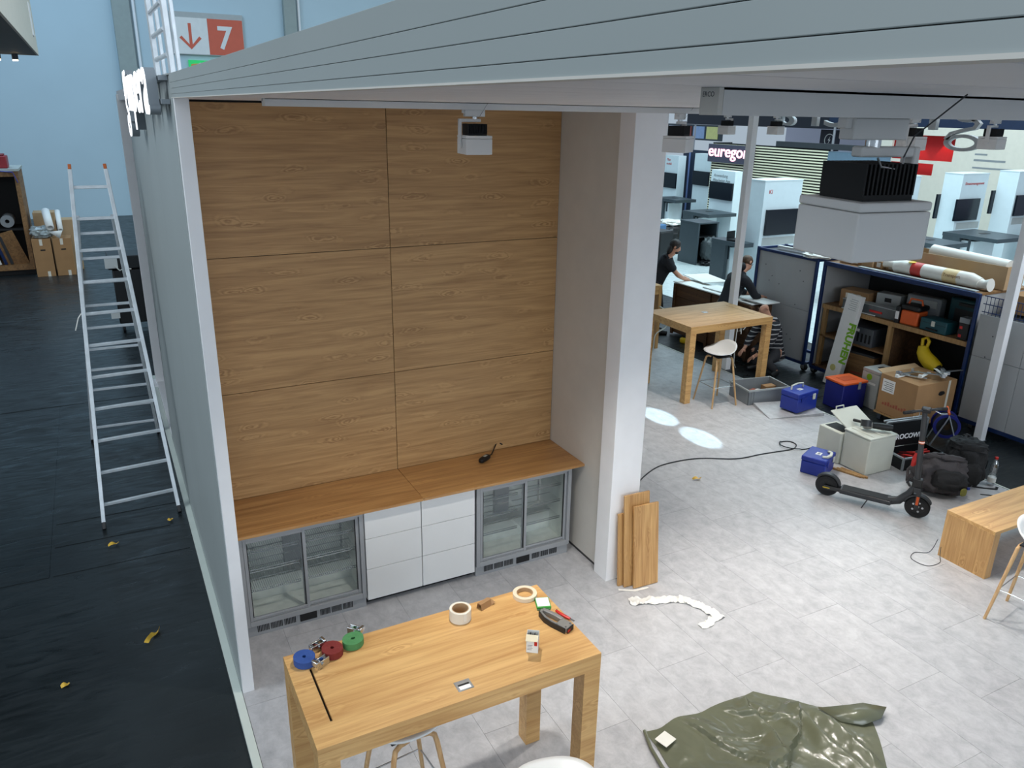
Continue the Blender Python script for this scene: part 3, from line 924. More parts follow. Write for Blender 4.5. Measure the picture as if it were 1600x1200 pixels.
# olive plastic sheet
def sheet_mesh():
    L_, T_, R_, B_ = Vector((2.27, -2.66)), Vector((3.19, -2.69)), Vector((3.72, -3.24)), Vector((2.12, -4.0))
    n, m_ = 110, 90
    # creases: line through a point with a direction, height, width on each side (fold: steep one side, flat the other)
    CR = [((0.30, 0.0), (0.55, 1.0), 0.030, 0.012, 0.16), ((0.0, 0.62), (1.0, 0.40), 0.050, 0.018, 0.20), ((0.55, 0.45), (0.9, 0.0), 0.040, 0.02, 0.10),
          ((0.62, 1.0), (0.95, 0.35), 0.045, 0.03, 0.09), ((0.78, 1.0), (1.0, 0.5), 0.030, 0.02, 0.08), ((0.02, 0.35), (0.6, 0.52), 0.028, 0.012, 0.14),
          ((0.1, 0.9), (0.5, 0.62), 0.025, 0.015, 0.10), ((0.65, 0.05), (0.80, 0.40), 0.022, 0.012, 0.07), ((0.85, 0.1), (0.70, 0.5), 0.020, 0.012, 0.06), ((0.35, 0.2), (0.62, 0.30), 0.012, 0.010, 0.06)]
    vs = []; fs = []
    for i in range(n + 1):
        for j in range(m_ + 1):
            u, v = i / n, j / m_
            p = (1 - v) * ((1 - u) * L_ + u * T_) + v * ((1 - u) * B_ + u * R_)
            p = p + Vector((0.10, -0.30)) * math.sin(PI * u) * v
            p = p + Vector((noise.noise(Vector((u * 5, v * 5, 3))), noise.noise(Vector((u * 5, v * 5, 9))))) * 0.025
            z = 0.0
            wu = u + 0.03 * noise.noise(Vector((u * 4, v * 4, 20))); wv = v + 0.03 * noise.noise(Vector((u * 4, v * 4, 30)))
            for (a, b_, hgt, w1, w2) in CR:
                dx, dy = b_[0] - a[0], b_[1] - a[1]; ln = math.hypot(dx, dy)
                s_ = ((wu - a[0]) * dx + (wv - a[1]) * dy) / ln ** 2
                d = ((wu - a[0]) * dy - (wv - a[1]) * dx) / ln
                k = max(0.0, 1 - abs(d) / (w1 if d < 0 else w2))
                e_ = max(0.0, min(1.0, s_ * 5 + 0.4)) * max(0.0, min(1.0, (1 - s_) * 5 + 0.4))
                z += hgt * k * k * (3 - 2 * k) * e_
            q = Vector((u * 9, v * 8, 0.5))
            z += 0.010 * max(0.0, 0.5 - abs(noise.noise(q)) * 2.6) + 0.006 * max(0.0, 0.5 - abs(noise.noise(q * 2.3)) * 2.6)
            edge = min(u, 1 - u, v * 1.2, 1 - v) * 14
            z = 0.005 + z * min(1, max(0.12, edge))
            vs.append((p.x, p.y, z))
    for i in range(n):
        for j in range(m_):
            a = i * (m_ + 1) + j
            fs.append((a, a + 1, a + m_ + 2, a + m_ + 1))
    return MB().add(vs, fs)


t = thing('plastic_sheet', 'crumpled olive green plastic sheet lying on the grey floor', 'tarp', (0, 0, 0))
obj('sheet', sheet_mesh(), TARP, t, smooth=50)
fv = [(3.46, -3.02, 0.02), (3.62, -3.12, 0.060), (3.72, -3.16, 0.07), (3.85, -3.25, 0.055), (3.74, -3.30, 0.045), (3.60, -3.27, 0.02), (3.50, -3.18, 0.015)]
o = obj('corner_flap', MB().add(fv, [(0, 1, 6), (1, 5, 6), (1, 2, 4, 5), (2, 3, 4)]), TARP, t)
o.modifiers.new('s', 'SOLIDIFY').thickness = 0.004
hem = obj('hem', MB().tube([(2.27, -2.665, 0.018), (2.22, -2.80, 0.016), (2.19, -2.95, 0.016), (2.17, -3.1, 0.014)], 0.012, 8), TARP, t)
o = obj('white_label', MB().box(-0.05, 0.06, -0.045, 0.045, 0.0, 0.003), FILM, t, loc=(2.33, -2.80, 0.036), rot=(0.05, 0.05, 0.3))


# band of clear-white film
def band(pts, w, zamp, m, name, label, cat, seed=0):
    vs = []; fs = []; k = len(pts) - 1; n = k * 14; mm = 8
    for i in range(n + 1):
        s_ = i / n * k; a = min(int(s_), k - 1); f_ = s_ - a
        p = Vector(pts[a]).lerp(Vector(pts[a + 1]), f_)
        d = (Vector(pts[a + 1]) - Vector(pts[a])).normalized()
        nn = Vector((-d.y, d.x))
        ww = w * (0.75 + 0.35 * noise.noise(Vector((s_ * 2.3, seed, 0))))
        for j in range(mm + 1):
            v = j / mm - 0.5
            q = p + nn * ww * v
            z = 0.003 + zamp * abs(noise.noise(Vector((s_ * 5, v * 3 + seed, 1.7))))
            vs.append((q.x, q.y, z))
    for i in range(n):
        for j in range(mm):
            a = i * (mm + 1) + j
            fs.append((a, a + 1, a + mm + 2, a + mm + 1))
    return tag(obj(name, MB().add(vs, fs), m, smooth=60), label, cat)


FILMT = mat('thin_film', (226, 225, 220), 0.3, var=0.04)
band([(3.03, -1.43), (3.20, -1.50), (3.38, -1.56), (3.47, -1.62), (3.53, -1.76), (3.56, -1.95)], 0.125, 0.035, FILMT, 'packing_film', 'strip of crumpled white film on the floor below the oak boards', 'plastic film', 1)
band([(3.53, -1.90), (3.43, -1.95), (3.34, -1.95)], 0.10, 0.02, FILMT, 'film_scrap', 'short white film scrap at the end of the crumpled strip', 'plastic film', 4)
band([(3.05, -1.245), (3.16, -1.315), (3.30, -1.33)], 0.035, 0.002, FILMT, 'film_sliver', 'narrow white film sliver under the leaning oak boards', 'plastic film', 6)

# yellow tape scraps
for i, (x, y, z, a, ln, lab) in enumerate(((-0.50, -0.17, H + 0.005, 0.9, 0.17, 'longest twisted yellow tape scrap on the black hall floor'), (-1.085, -0.49, H + 0.005, 0.2, 0.055, 'yellow tape scrap on the black floor nearest the bottom left corner'),
                            (-0.72, 1.42, H + 0.005, 0.1, 0.09, 'yellow tape scrap between the feet of the ladder'), (-0.21, 1.69, H + 0.005, 0.5, 0.045, 'small tape scrap by the right ladder foot'),
                            (5.05, 0.13, 0, -0.3, 0.10, 'yellow tape scrap on the grey floor near the black cable'))):
    vs = []; fs = []
    n = 12; w = 0.036
    for k in range(n + 1):
        s_ = k / n
        px = (s_ - 0.5) * ln; tw = (1.6 * math.sin(s_ * PI * 1.5) if ln > 0.12 else 0.5 * math.sin(s_ * 5))
        zc = 0.012 + 0.018 * abs(math.sin(s_ * PI * 1.3)) * min(1, ln / 0.1)
        dy, dz = w / 2 * math.cos(tw * 0.8), w / 2 * math.sin(tw * 0.8)
        zc = max(zc, abs(dz) + 0.002)
        vs += [(px, -dy, zc - dz), (px, dy, zc + dz)]
    for k in range(n):
        fs.append((2 * k, 2 * k + 1, 2 * k + 3, 2 * k + 2))
    o = obj('tape_scrap', MB().add(vs, fs), YEL, smooth=60, loc=(x, y, z), rot=(0, 0, a))
    tag(o, lab, 'tape', 'yellow tape scraps on the floor')

# black cable across the floor
pts = [(3.62, -0.4), (4.3, 0.25), (4.69, 0.51), (5.0, 0.60), (5.43, 0.56), (5.83, 0.36), (6.2, 0.33), (6.45, 0.30), (6.66, 0.28), (6.80, 0.36), (6.80, 0.47), (6.68, 0.50), (6.60, 0.42), (6.63, 0.30), (6.75, 0.22), (6.95, 0.20), (7.0, 0.14)]
sm = []
for i in range(len(pts) - 1):
    p0 = Vector(pts[max(i - 1, 0)]); p1 = Vector(pts[i]); p2 = Vector(pts[i + 1]); p3 = Vector(pts[min(i + 2, len(pts) - 1)])
    for k in range(5):
        u = k / 5
        q = 0.5 * ((2 * p1) + (-p0 + p2) * u + (2 * p0 - 5 * p1 + 4 * p2 - p3) * u * u + (-p0 + 3 * p1 - 3 * p2 + p3) * u ** 3)
        sm.append((q.x, q.y, 0.007 + (0.010 if 11 <= i <= 13 else 0)))
tag(obj('power_cable', MB().tube(sm, 0.0065, 8), BLACK), 'black power cable with a loop running across the grey floor', 'cable')


# ------------------------------------------------------------------ electric scooter
t = thing('kick_scooter', 'dark grey electric scooter parked on the grey floor', 'scooter', (6.29, -1.125, 0), math.atan2(-0.75, 0.44))
WB = 0.435; RW = 0.118
for sx, nm in ((-WB, 'rear_wheel'), (WB, 'front_wheel')):
    Mw = Matrix.Translation((sx, 0, RW)) @ Matrix.Rotation(PI / 2, 4, 'X')
    prof = [(RW - 0.045, -0.022), (RW - 0.012, -0.026), (RW, -0.012), (RW, 0.012), (RW - 0.012, 0.026), (RW - 0.045, 0.022)]
    wh = obj(nm, MB().lathe(prof, 32, Mw, closed=True), RUBBER, t)
    obj('rim', MB().lathe([(0.02, -0.015), (RW - 0.044, -0.018), (RW - 0.044, 0.018), (0.02, 0.015)], 28, Mw, closed=True), BLACK, wh)
    for k in range(5):
        a = 2 * PI * k / 5
        obj('spoke_gap', MB().cyl((sx + 0.048 * math.cos(a), -0.0195, RW + 0.048 * math.sin(a)), (sx + 0.048 * math.cos(a), 0.0195, RW + 0.048 * math.sin(a)), 0.011 if sx > 0 else 0.004, n=10), STEEL if sx > 0 else DGREY, wh)
obj('deck', MB().box(-0.30, 0.20, -0.078, 0.078, 0.085, 0.135), DGREY, t, bevel=0.014, seg=3)
obj('deck_mat', MB().box(-0.28, 0.185, -0.066, 0.066, 0.135, 0.139), RUBBER, t, bevel=0.003)
obj('front_neck', MB().tube([(0.17, 0, 0.11), (0.26, 0, 0.14), (0.34, 0, 0.24), (0.385, 0, 0.34)], [0.045, 0.042, 0.034, 0.030], 12), DGREY, t)
obj('rear_fork', MB().box(-0.46, -0.27, -0.045, -0.03, 0.085, 0.125).box(-0.46, -0.27, 0.03, 0.045, 0.085, 0.125), DGREY, t, bevel=0.005)


def fender(cx, a0, a1, r, w):
    vs = []; fs = []; n = 14
    for k in range(n + 1):
        a = interp(a0, a1, k / n)
        for y_ in (-w, -w * 0.8, w * 0.8, w):
            rr = r if abs(y_) < w * 0.9 else r - 0.014
            vs.append((cx + rr * math.cos(a), y_, RW + rr * math.sin(a)))
    for k in range(n):
        for j in range(3):
            fs.append((4 * k + j, 4 * k + j + 1, 4 * k + j + 5, 4 * k + j + 4))
    return MB().add(vs, fs)


for cx, a0, a1, nm in ((-WB, 0.15, 2.5, 'rear_fender'), (WB, 0.5, 2.9, 'front_fender')):
    o = obj(nm, fender(cx, a0, a1, RW + 0.018, 0.037), DGREY, t)
    o.modifiers.new('s', 'SOLIDIFY').thickness = 0.004
top = Vector((0.335, 0, 1.12)); bot = Vector((0.395, 0, 0.30))
obj('fork', MB().box(WB - 0.03, WB + 0.012, -0.045, -0.034, 0.10, 0.30).box(WB - 0.03, WB + 0.012, 0.034, 0.045, 0.10, 0.30).box(WB - 0.06, WB, -0.045, 0.045, 0.275, 0.33), DGREY, t, bevel=0.006)
obj('orange_reflector', MB().box(WB - 0.02, WB + 0.004, -0.049, -0.045, 0.15, 0.24), ORANGE, t)
obj('stem', MB().tube([bot, bot.lerp(top, 0.5), top], [0.030, 0.026, 0.024], 14), DGREY, t)
obj('folding_latch', MB().box(0.35, 0.44, -0.035, 0.035, 0.33, 0.42).cyl((0.33, -0.03, 0.42), (0.30, -0.045, 0.36), 0.008), BLACK, t, bevel=0.008)
obj('red_band', MB().cyl(bot.lerp(top, 0.60), bot.lerp(top, 0.635), 0.0272, n=14), ORANGE, t)
obj('white_band', MB().cyl(bot.lerp(top, 0.612), bot.lerp(top, 0.625), 0.0276, n=14), WHITE, t)
hb_ = obj('handlebar', MB().tube([(-0.01, -0.24, 1.13), (0.0, -0.1, 1.14), (0.0, 0.1, 1.14), (-0.01, 0.24, 1.13)], 0.012, 10), DGREY, t, loc=(0.345, 0, 0), rot=(0, 0, -0.75))
for s in (-1, 1):
    obj('grip', MB().cyl((-0.009, s * 0.13, 1.135), (-0.012, s * 0.25, 1.129), 0.017, n=12), RUBBER, hb_)
    obj('brake_lever', MB().tube([(0.015, s * 0.09, 1.13), (0.055, s * 0.13, 1.11), (0.055, s * 0.20, 1.105)], 0.005, 6), STEEL, hb_)
obj('display', MB().box(0.30, 0.385, -0.045, 0.045, 1.12, 1.165), BLACK, t, bevel=0.012)
obj('side_stand', MB().tube([(-0.02, -0.06, 0.09), (-0.06, -0.12, 0.004)], 0.006, 8), DGREY, t)
obj('yellow_mark', MB().box(-0.47, -0.40, -0.048, -0.045, 0.10, 0.108), YELB, t)


# ------------------------------------------------------------------ boxes and cases
def tool_case(label, loc, rz, w, d, h, handle=True, group=None):
    t = thing('blue_tool_case', label, 'tool case', loc, rz, group)
    obj('case_body', MB().prism([(-w / 2, -d / 2), (w / 2, -d / 2), (w / 2, d / 2), (-w / 2, d / 2)], 0, h * 0.72), BLUE, t, bevel=0.012, seg=3)
    lid = obj('case_lid', MB().box(-w / 2 - 0.005, w / 2 + 0.005, -d / 2 - 0.005, d / 2 + 0.005, h * 0.725, h), BLUE, t, bevel=0.014, seg=3)
    obj('paper_label', MB().box(-0.045, 0.035, -0.03, 0.03, h, h + 0.001), PAPER, lid)
    obj('label_print', MB().box(-0.03, 0.02, -0.012, 0.012, h + 0.001, h + 0.0015), CRATEG, lid)
    for x in (-w * 0.28, w * 0.28):
        obj('latch', MB().box(x - 0.028, x + 0.028, -d / 2 - 0.016, -d / 2 - 0.004, h * 0.55, h * 0.85), CASEW if x > 0 else BLUE, t, bevel=0.004)
    if handle:
        obj('handle', MB().tube([(-w * 0.3, 0.05, h), (-w * 0.28, 0.05, h + 0.055), (0, 0.05, h + 0.07), (w * 0.28, 0.05, h + 0.055), (w * 0.3, 0.05, h)], 0.013, 8, flat=0.7), CASEW, t)
    else:
        obj('handle', MB().ribbon([(-w * 0.30, -0.07), (-w * 0.22, -0.115), (0, -0.13), (w * 0.22, -0.115), (w * 0.30, -0.07)], 0.032, h + 0.002, h + 0.022), CASEW, t, bevel=0.004)
    obj('corner_label', MB().box(w / 2 + 0.0005, w / 2 + 0.0012, -0.06, 0.0, h * 0.25, h * 0.45), PAPER, t)
    return t


tool_case('blue tool case with raised grey handle beside the grey crate', (7.72, 1.22, 0.045), 0.12, 0.42, 0.28, 0.27, True, 'blue tool cases')
tool_case('blue tool case with folded handle beside the scooter wheel', (6.46, -0.27, 0.0), -0.05 + PI / 2 - 1.1, 0.34, 0.27, 0.21, False, 'blue tool cases')

# grey stacking crate with small boxes
t = thing('stacking_crate', 'open grey plastic crate next to the far stool', 'crate', (7.60, 1.84, 0), -0.16)
w, d, h = 0.66, 0.46, 0.22
m = MB()
m.box(-w / 2, w / 2, -d / 2, -d / 2 + 0.012, 0, h); m.box(-w / 2, w / 2, d / 2 - 0.012, d / 2, 0, h)
m.box(-w / 2, -w / 2 + 0.012, -d / 2, d / 2, 0, h); m.box(w / 2 - 0.012, w / 2, -d / 2, d / 2, 0, h); m.box(-w / 2, w / 2, -d / 2, d / 2, 0, 0.008)
obj('crate_body', m, CRATEG, t)
m = MB()
for (a, b, c_, e_) in ((-w / 2 - 0.012, w / 2 + 0.012, -d / 2 - 0.012, -d / 2), (-w / 2 - 0.012, w / 2 + 0.012, d / 2, d / 2 + 0.012), (-w / 2 - 0.012, -w / 2, -d / 2, d / 2), (w / 2, w / 2 + 0.012, -d / 2, d / 2)):
    m.box(a, b, c_, e_, h - 0.022, h)
obj('crate_rim', m, FESTG, t)
for x in (-w / 2 + 0.05, -w / 2 + 0.09, w / 2 - 0.05, w / 2 - 0.09):
    obj('rib', MB().box(x - 0.006, x + 0.006, -d / 2 - 0.010, -d / 2, 0.01, h - 0.03), CRATEG, t)
BRICKC = mat('red_brown_pack', (150, 76, 52), 0.6)
tag(obj('screw_carton', MB().box(-0.06, 0.06, -0.045, 0.045, 0, 0.12), BRICKC, bevel=0.002, loc=(7.52, 1.86, 0.009), rot=(0, 0, 0.3)), 'small reddish carton with white flap inside the grey crate', 'carton')
tag(obj('paper_slip', MB().box(-0.05, 0.05, -0.025, 0.025, 0, 0.004), PAPER, loc=(7.56, 1.83, 0.130), rot=(0, 0, 0.3)), 'white slip lying on the reddish carton in the crate', 'paper')
m = MB()
tag(obj('brown_carton', MB().box(-0.09, 0.09, -0.055, 0.055, 0, 0.15), CARD, bevel=0.002, loc=(7.80, 1.86, 0.009), rot=(0, 0, -0.1)), 'brown carton in the right half of the grey crate', 'carton')

# loose floor panel lifted at the platform corner, and the studded mat below it
tag(obj('floor_ramp', MB().add([(7.14, 1.14, 0.001), (7.90, 0.92, 0.001), (8.04, 1.42, 0.001), (7.30, 1.62, 0.001), (7.14, 1.14, 0.006), (7.90, 0.92, 0.045), (8.04, 1.42, 0.045), (7.30, 1.62, 0.045)],
     [(3, 2, 1, 0), (4, 5, 6, 7), (0, 1, 5, 4), (1, 2, 6, 5), (2, 3, 7, 6), (3, 0, 4, 7)]), TILE), 'lifted grey floor panel under the blue case with handle', 'floor panel')
t = thing('studded_mat', 'studded metal strip showing at the edge of the grey floor', 'mat', (8.03, 0.6, H), 0)
obj('strip', MB().box(0, 0.30, -0.55, 0.33, 0, 0.012), ALU, t)
q = MB()
for i in range(7):
    for j in range(22):
        q.box(0.012 + i * 0.042 + (0.02 if j % 2 else 0), 0.034 + i * 0.042 + (0.02 if j % 2 else 0), -0.54 + j * 0.0395, -0.515 + j * 0.0395, 0.012, 0.014)
ho = obj('studs', q, BLACKM, t); ho['kind'] = 'stuff'

# pale container box with an angle grinder on top
t = thing('ivory_tool_box', 'big ivory container box with open side flap behind the scooter', 'container', (7.06, -0.43, 0), -0.03)
obj('box_body', MB().box(-0.23, 0.19, -0.20, 0.16, 0.005, 0.43), CASEW, t, bevel=0.012, seg=3)
obj('box_lid', MB().box(-0.235, 0.195, -0.205, 0.165, 0.432, 0.452), CASEW, t, bevel=0.006)
for k in range(3):
    obj('lid_rib', MB().box(-0.16 + k * 0.13, -0.13 + k * 0.13, -0.17, 0.13, 0.452, 0.458), CASEW, t, bevel=0.002)
obj('tilted_lid', MB().obox((0.02, 0.30, 0.50), (0.42, 0.30, 0.018), (0.45, 0, 0)), CASEW, t, bevel=0.008)
obj('lid_handle', MB().tube([(-0.1, 0.43, 0.57), (-0.1, 0.44, 0.60), (0.02, 0.44, 0.60), (0.02, 0.43, 0.57)], 0.008, 6), CASEW, t)
obj('rear_box', MB().box(-0.26, 0.02, 0.17, 0.50, 0.005, 0.38), CASEW, t, bevel=0.01)
obj('dark_opening', MB().box(-0.21, -0.03, 0.20, 0.46, 0.38, 0.383), BLACKM, t)
t = thing('angle_grinder', 'black angle grinder lying on the ivory container box', 'power tool', (7.07, -0.46, 0.470), -0.75)
obj('motor_housing', MB().tube([(-0.02, 0, 0.045), (0.06, 0, 0.045), (0.16, 0, 0.04), (0.19, 0, 0.04)], [0.034, 0.040, 0.040, 0.034], 14), BLACK, t)
obj('gear_head', MB().blob((-0.07, 0, 0.045), (0.055, 0.04, 0.045), 14, 10, 0.7), GUN, t)
obj('disc_guard', MB().cyl((-0.09, -0.01, 0.03), (-0.09, 0.012, 0.10), 0.06, 0.06, 18), DGREY, t)
obj('side_handle', MB().tube([(-0.09, 0.04, 0.05), (-0.13, 0.10, 0.04), (-0.20, 0.16, 0.03)], [0.010, 0.016, 0.018], 10), BLACK, t)

# small wood battens below the ivory box
for k in range(3):
    tag(obj('wood_batten', MB().box(-0.16, 0.16, -0.012, 0.012, 0, 0.02), PINE, loc=(6.78 - k * 0.035, -0.52 + 0.02 * k, 0.001), rot=(0, 0, 1.75 + 0.07 * k)),
        'thin pine batten on the floor beside the ivory container box', 'batten', 'pine battens by the ivory box')

# black aluminium-edged case, open, with hand tools
t = thing('aluminium_case', 'black aluminium-edged tool case standing open behind the scooter', 'tool case', (7.66, -0.60, 0), -0.16)
obj('case_tray', MB().box(-0.30, -0.29, -0.16, 0.16, 0.005, 0.15).box(0.29, 0.30, -0.16, 0.16, 0.005, 0.15).box(-0.30, 0.30, -0.16, -0.15, 0.005, 0.15).box(-0.30, 0.30, 0.15, 0.16, 0.005, 0.15).box(-0.30, 0.30, -0.16, 0.16, 0, 0.01), BLACK, t)
obj('case_lid', MB().box(-0.30, 0.30, 0.165, 0.215, 0.15, 0.47), BLACK, t, bevel=0.004)
ed = MB()
for a, b in (((-0.30, 0.165, 0.15), (-0.30, 0.165, 0.47)), ((0.30, 0.165, 0.15), (0.30, 0.165, 0.47)), ((-0.30, 0.165, 0.47), (0.30, 0.165, 0.47)), ((-0.30, 0.215, 0.47), (0.30, 0.215, 0.47)), ((-0.30, -0.16, 0.15), (0.30, -0.16, 0.15)), ((-0.30, -0.16, 0.0), (-0.30, -0.16, 0.15)), ((-0.30, -0.16, 0.15), (-0.30, 0.16, 0.15))):
    ed.bar(a, b, 0.022, 0.022)
obj('aluminium_edges', ed, ALU, t, bevel=0.002)
text('case_lettering', 'HEROCOWIN', WHITE, 0.085, 0.0006, t, (-0.24, 0.163, 0.24), (PI / 2, 0, 0), bold=0.003)
for k in range(7):
    tag(obj('hand_tool', MB().cyl((-0.11, 0, 0), (0.02, 0, 0), 0.013, 0.011, 10).cyl((0.02, 0, 0), (0.10, 0, 0), 0.004, n=6), RED, loc=(7.46 + 0.055 * k, -0.56 - 0.03 * (k % 3), 0.10 + 0.02 * (k % 2)), rot=(0.05 * k, 0.25, 1.2 + 0.25 * k)),
        'red-handled screwdriver lying in the open aluminium-edged case', 'screwdriver', 'hand tools in the open case')

# cable reel
t = thing('cable_reel', 'black cable reel with blue rims standing beside the thin white column', 'cable reel', (8.58, -0.34, H), 0.75)
for s in (-1, 1):
    obj('rim', MB().lathe([(0.12, -0.006), (0.155, -0.008), (0.155, 0.008), (0.12, 0.006)], 28, Matrix.Translation((s * 0.09, 0, 0.26)) @ Matrix.Rotation(PI / 2, 4, 'Y'), closed=True), NAVY, t)
obj('cable_wrap', MB().lathe([(0.05, -0.085), (0.135, -0.085), (0.135, 0.085), (0.05, 0.085)], 28, Matrix.Translation((0, 0, 0.26)) @ Matrix.Rotation(PI / 2, 4, 'Y'), closed=True), BLACK, t)
obj('stand_frame', MB().tube([(-0.13, -0.15, 0.008), (-0.13, 0.0, 0.40), (0.13, 0.0, 0.44), (0.13, -0.15, 0.008), (-0.13, -0.15, 0.008)], 0.009, 8), ALU, t)
obj('stand_frame', MB().tube([(-0.13, 0.0, 0.40), (-0.13, 0.15, 0.008), (0.13, 0.15, 0.008), (0.13, 0.0, 0.44)], 0.009, 8), ALU, t)
obj('grip', MB().cyl((-0.1, 0, 0.425), (0.1, 0, 0.455), 0.014, n=10), ORANGE, t)


# ------------------------------------------------------------------ bags and bottle
def backpack(label, loc, rz, mats, size, tilt, seed):
    t = thing('backpack', label, 'backpack', loc, rz, 'dark backpacks on the floor')
    from mathutils import Euler
    M = Euler(tilt).to_matrix().to_4x4(); M.translation = Vector((0, 0, 0.0))
    sx, sy, sz = size

    def place(mb):
        mn = min(p[2] for p in mb.v)
        mb.v = [(p[0], p[1], max(0.004, p[2])) for p in mb.v]
        return mb
    obj('main_bag', place(MB().blob((0, 0, sz), (sx, sy, sz), 46, 30, 0.66, 0.30, 2.8, seed, M)), mats[0], t, smooth=70)
    obj('front_pocket', place(MB().blob((0, -sy * 0.85, sz * 0.62), (sx * 0.72, sy * 0.45, sz * 0.5), 32, 20, 0.65, 0.22, 3.2, seed + 3, M)), mats[1], t, smooth=70)
    obj('top_flap', place(MB().blob((0, -sy * 0.1, sz * 1.78), (sx * 0.92, sy * 0.95, sz * 0.26), 32, 18, 0.7, 0.28, 3.2, seed + 5, M)), mats[0], t, smooth=70)
    obj('grab_loop', MB().tube([tuple(M @ Vector(p)) for p in ((-0.05, sy * 0.7, sz * 1.95), (-0.03, sy * 0.75, sz * 2.12), (0.03, sy * 0.75, sz * 2.12), (0.05, sy * 0.7, sz * 1.95))], 0.010, 8, flat=0.5), mats[0], t)
    for s in (-1, 1):
        obj('shoulder_strap', place(MB().tube([tuple(M @ Vector(p)) for p in ((s * sx * 0.5, sy * 0.9, sz * 1.85), (s * sx * 0.75, sy * 1.35, sz * 1.3), (s * sx * 0.8, sy * 1.3, sz * 0.6), (s * sx * 0.9, sy * 0.8, sz * 0.12))], 0.028, 8, flat=0.4)), mats[0], t)
        obj('side_buckle', place(MB().tube([tuple(M @ Vector(p)) for p in ((s * sx * 0.97, -sy * 0.6, sz * 1.3), (s * sx * 1.05, -sy * 0.2, sz * 0.9), (s * sx * 1.02, sy * 0.3, sz * 0.6))], 0.008, 6, flat=0.5)), mats[1], t)
    return t


bp1 = backpack('slumped grey and black backpack right behind the scooter front wheel', (7.20, -1.27, 0.0), -0.5, (BAGG, BAGB), (0.25, 0.21, 0.205), (-0.55, 0.15, 0), 2)
bp2 = backpack('upright black backpack between the grey backpack and the bottle', (7.66, -1.20, 0.0), -0.75, (BAGB, BAGB), (0.20, 0.15, 0.25), (-0.12, 0.05, 0), 11)
t = thing('duffel_bag', 'black soft bag lying behind the upright black backpack', 'bag', (8.12, -0.92, H), 0.5)
obj('bag_body', MB().blob((0, 0, 0.17), (0.28, 0.17, 0.17), 28, 16, 0.6, 0.18, 2.2, 8, None, 0.004), BAGB, t, smooth=70)
obj('bag_strap', MB().tube([(-0.2, 0, 0.32), (-0.08, 0.03, 0.40), (0.08, 0.02, 0.40), (0.2, 0, 0.32)], 0.014, 8, flat=0.5), BAGB, t)
obj('bag_pocket', MB().blob((0.05, -0.15, 0.12), (0.16, 0.05, 0.09), 18, 10, 0.6, 0.1), BAGB, t, smooth=70)
t = thing('loose_strap', 'black strap trailing over the floor toward the bottle', 'strap', (7.72, -1.42, 0))
obj('webbing', MB().ribbon([(-0.02, 0.10), (0.06, 0.02), (0.16, -0.06), (0.22, -0.03)], 0.03, 0.002, 0.006), BAGB, t)
obj('webbing', MB().ribbon([(-0.12, -0.06), (-0.02, -0.14), (0.05, -0.16)], 0.014, 0.002, 0.006), BAGB, t)
t = thing('energy_can_bottle', 'red-topped thin bottle stuck in the grey backpack', 'bottle', (7.12, -0.98, 0.19), 0)
obj('bottle_body', MB().lathe([(0.0, 0.0), (0.028, 0.002), (0.03, 0.03), (0.03, 0.12), (0.018, 0.16), (0.014, 0.18), (0, 0.18)], 16), RED, t, rot=(0, 0.3, 0.5))
obj('bottle_cap', MB().cyl((0, 0, 0.18), (0, 0, 0.205), 0.015, n=12), BLACK, t, rot=(0, 0.3, 0.5))
t = thing('keyring_pouch', 'olive and yellow tag hanging on the grey backpack', 'tag', (7.23, -1.51, 0.12), -0.4)
obj('pouch', MB().blob((0, 0, 0), (0.035, 0.012, 0.045), 14, 8, 0.7), mat('olive_patch', (120, 118, 50), .6), t)
obj('blue_clip', MB().box(0.035, 0.06, -0.006, 0.006, 0.03, 0.055), BLUE, t)
# water bottle
t = thing('water_bottle', 'clear plastic water bottle with red cap at the edge of the grey floor', 'bottle', (7.93, -1.38, 0))
prof = [(0.0, 0.0), (0.034, 0.0), (0.042, 0.012), (0.042, 0.10), (0.036, 0.125), (0.036, 0.145), (0.042, 0.165), (0.042, 0.235), (0.030, 0.275), (0.016, 0.30), (0.015, 0.315)]
obj('bottle_body', MB().lathe(prof, 24), GLASSC, t)
obj('bottle_label', MB().lathe([(0.0428, 0.045), (0.0428, 0.10)], 24), PAPER, t)
obj('red_cap', MB().cyl((0, 0, 0.315), (0, 0, 0.338), 0.017, n=16), RED, t)


# ================================================================== TRACKS AND SPOTLIGHTS UNDER THE ROOF
for i, (xa, xb, yc, lab) in enumerate(((0.266, 9.1, -5.05, 'near white lighting track with a black printed end cap'), (0.28, 9.1, -2.1, 'long white lighting track before the oak back wall'), (3.45, 9.1, 1.2, 'distant white lighting track beyond the white post'))):
    t = thing('lighting_track', lab, 'track', (xa, yc, 3.824), 0, 'lighting tracks under the roof')
    L_ = xb - xa
    obj('profile', MB().box(0.004, L_, -0.017, -0.012, 0, 0.033).box(0.004, L_, 0.012, 0.017, 0, 0.033).box(0.004, L_, -0.017, 0.017, 0.026, 0.033).box(0.004, L_, -0.0175, -0.0172, 0.004, 0.030), LAMPW, t)
    obj('conductor', MB().box(0.004, L_, -0.006, 0.006, 0.012, 0.026), BLACK, t)
    e = obj('end_cap', MB().box(-0.004, 0.004, -0.0175, 0.0175, 0, 0.033), OFFW, t, bevel=0.001)
    text('maker_mark', 'ERCO', DGREY, 0.0085, 0.0001, e, (-0.0042, 0.013, 0.022), (PI / 2, 0, -PI / 2))


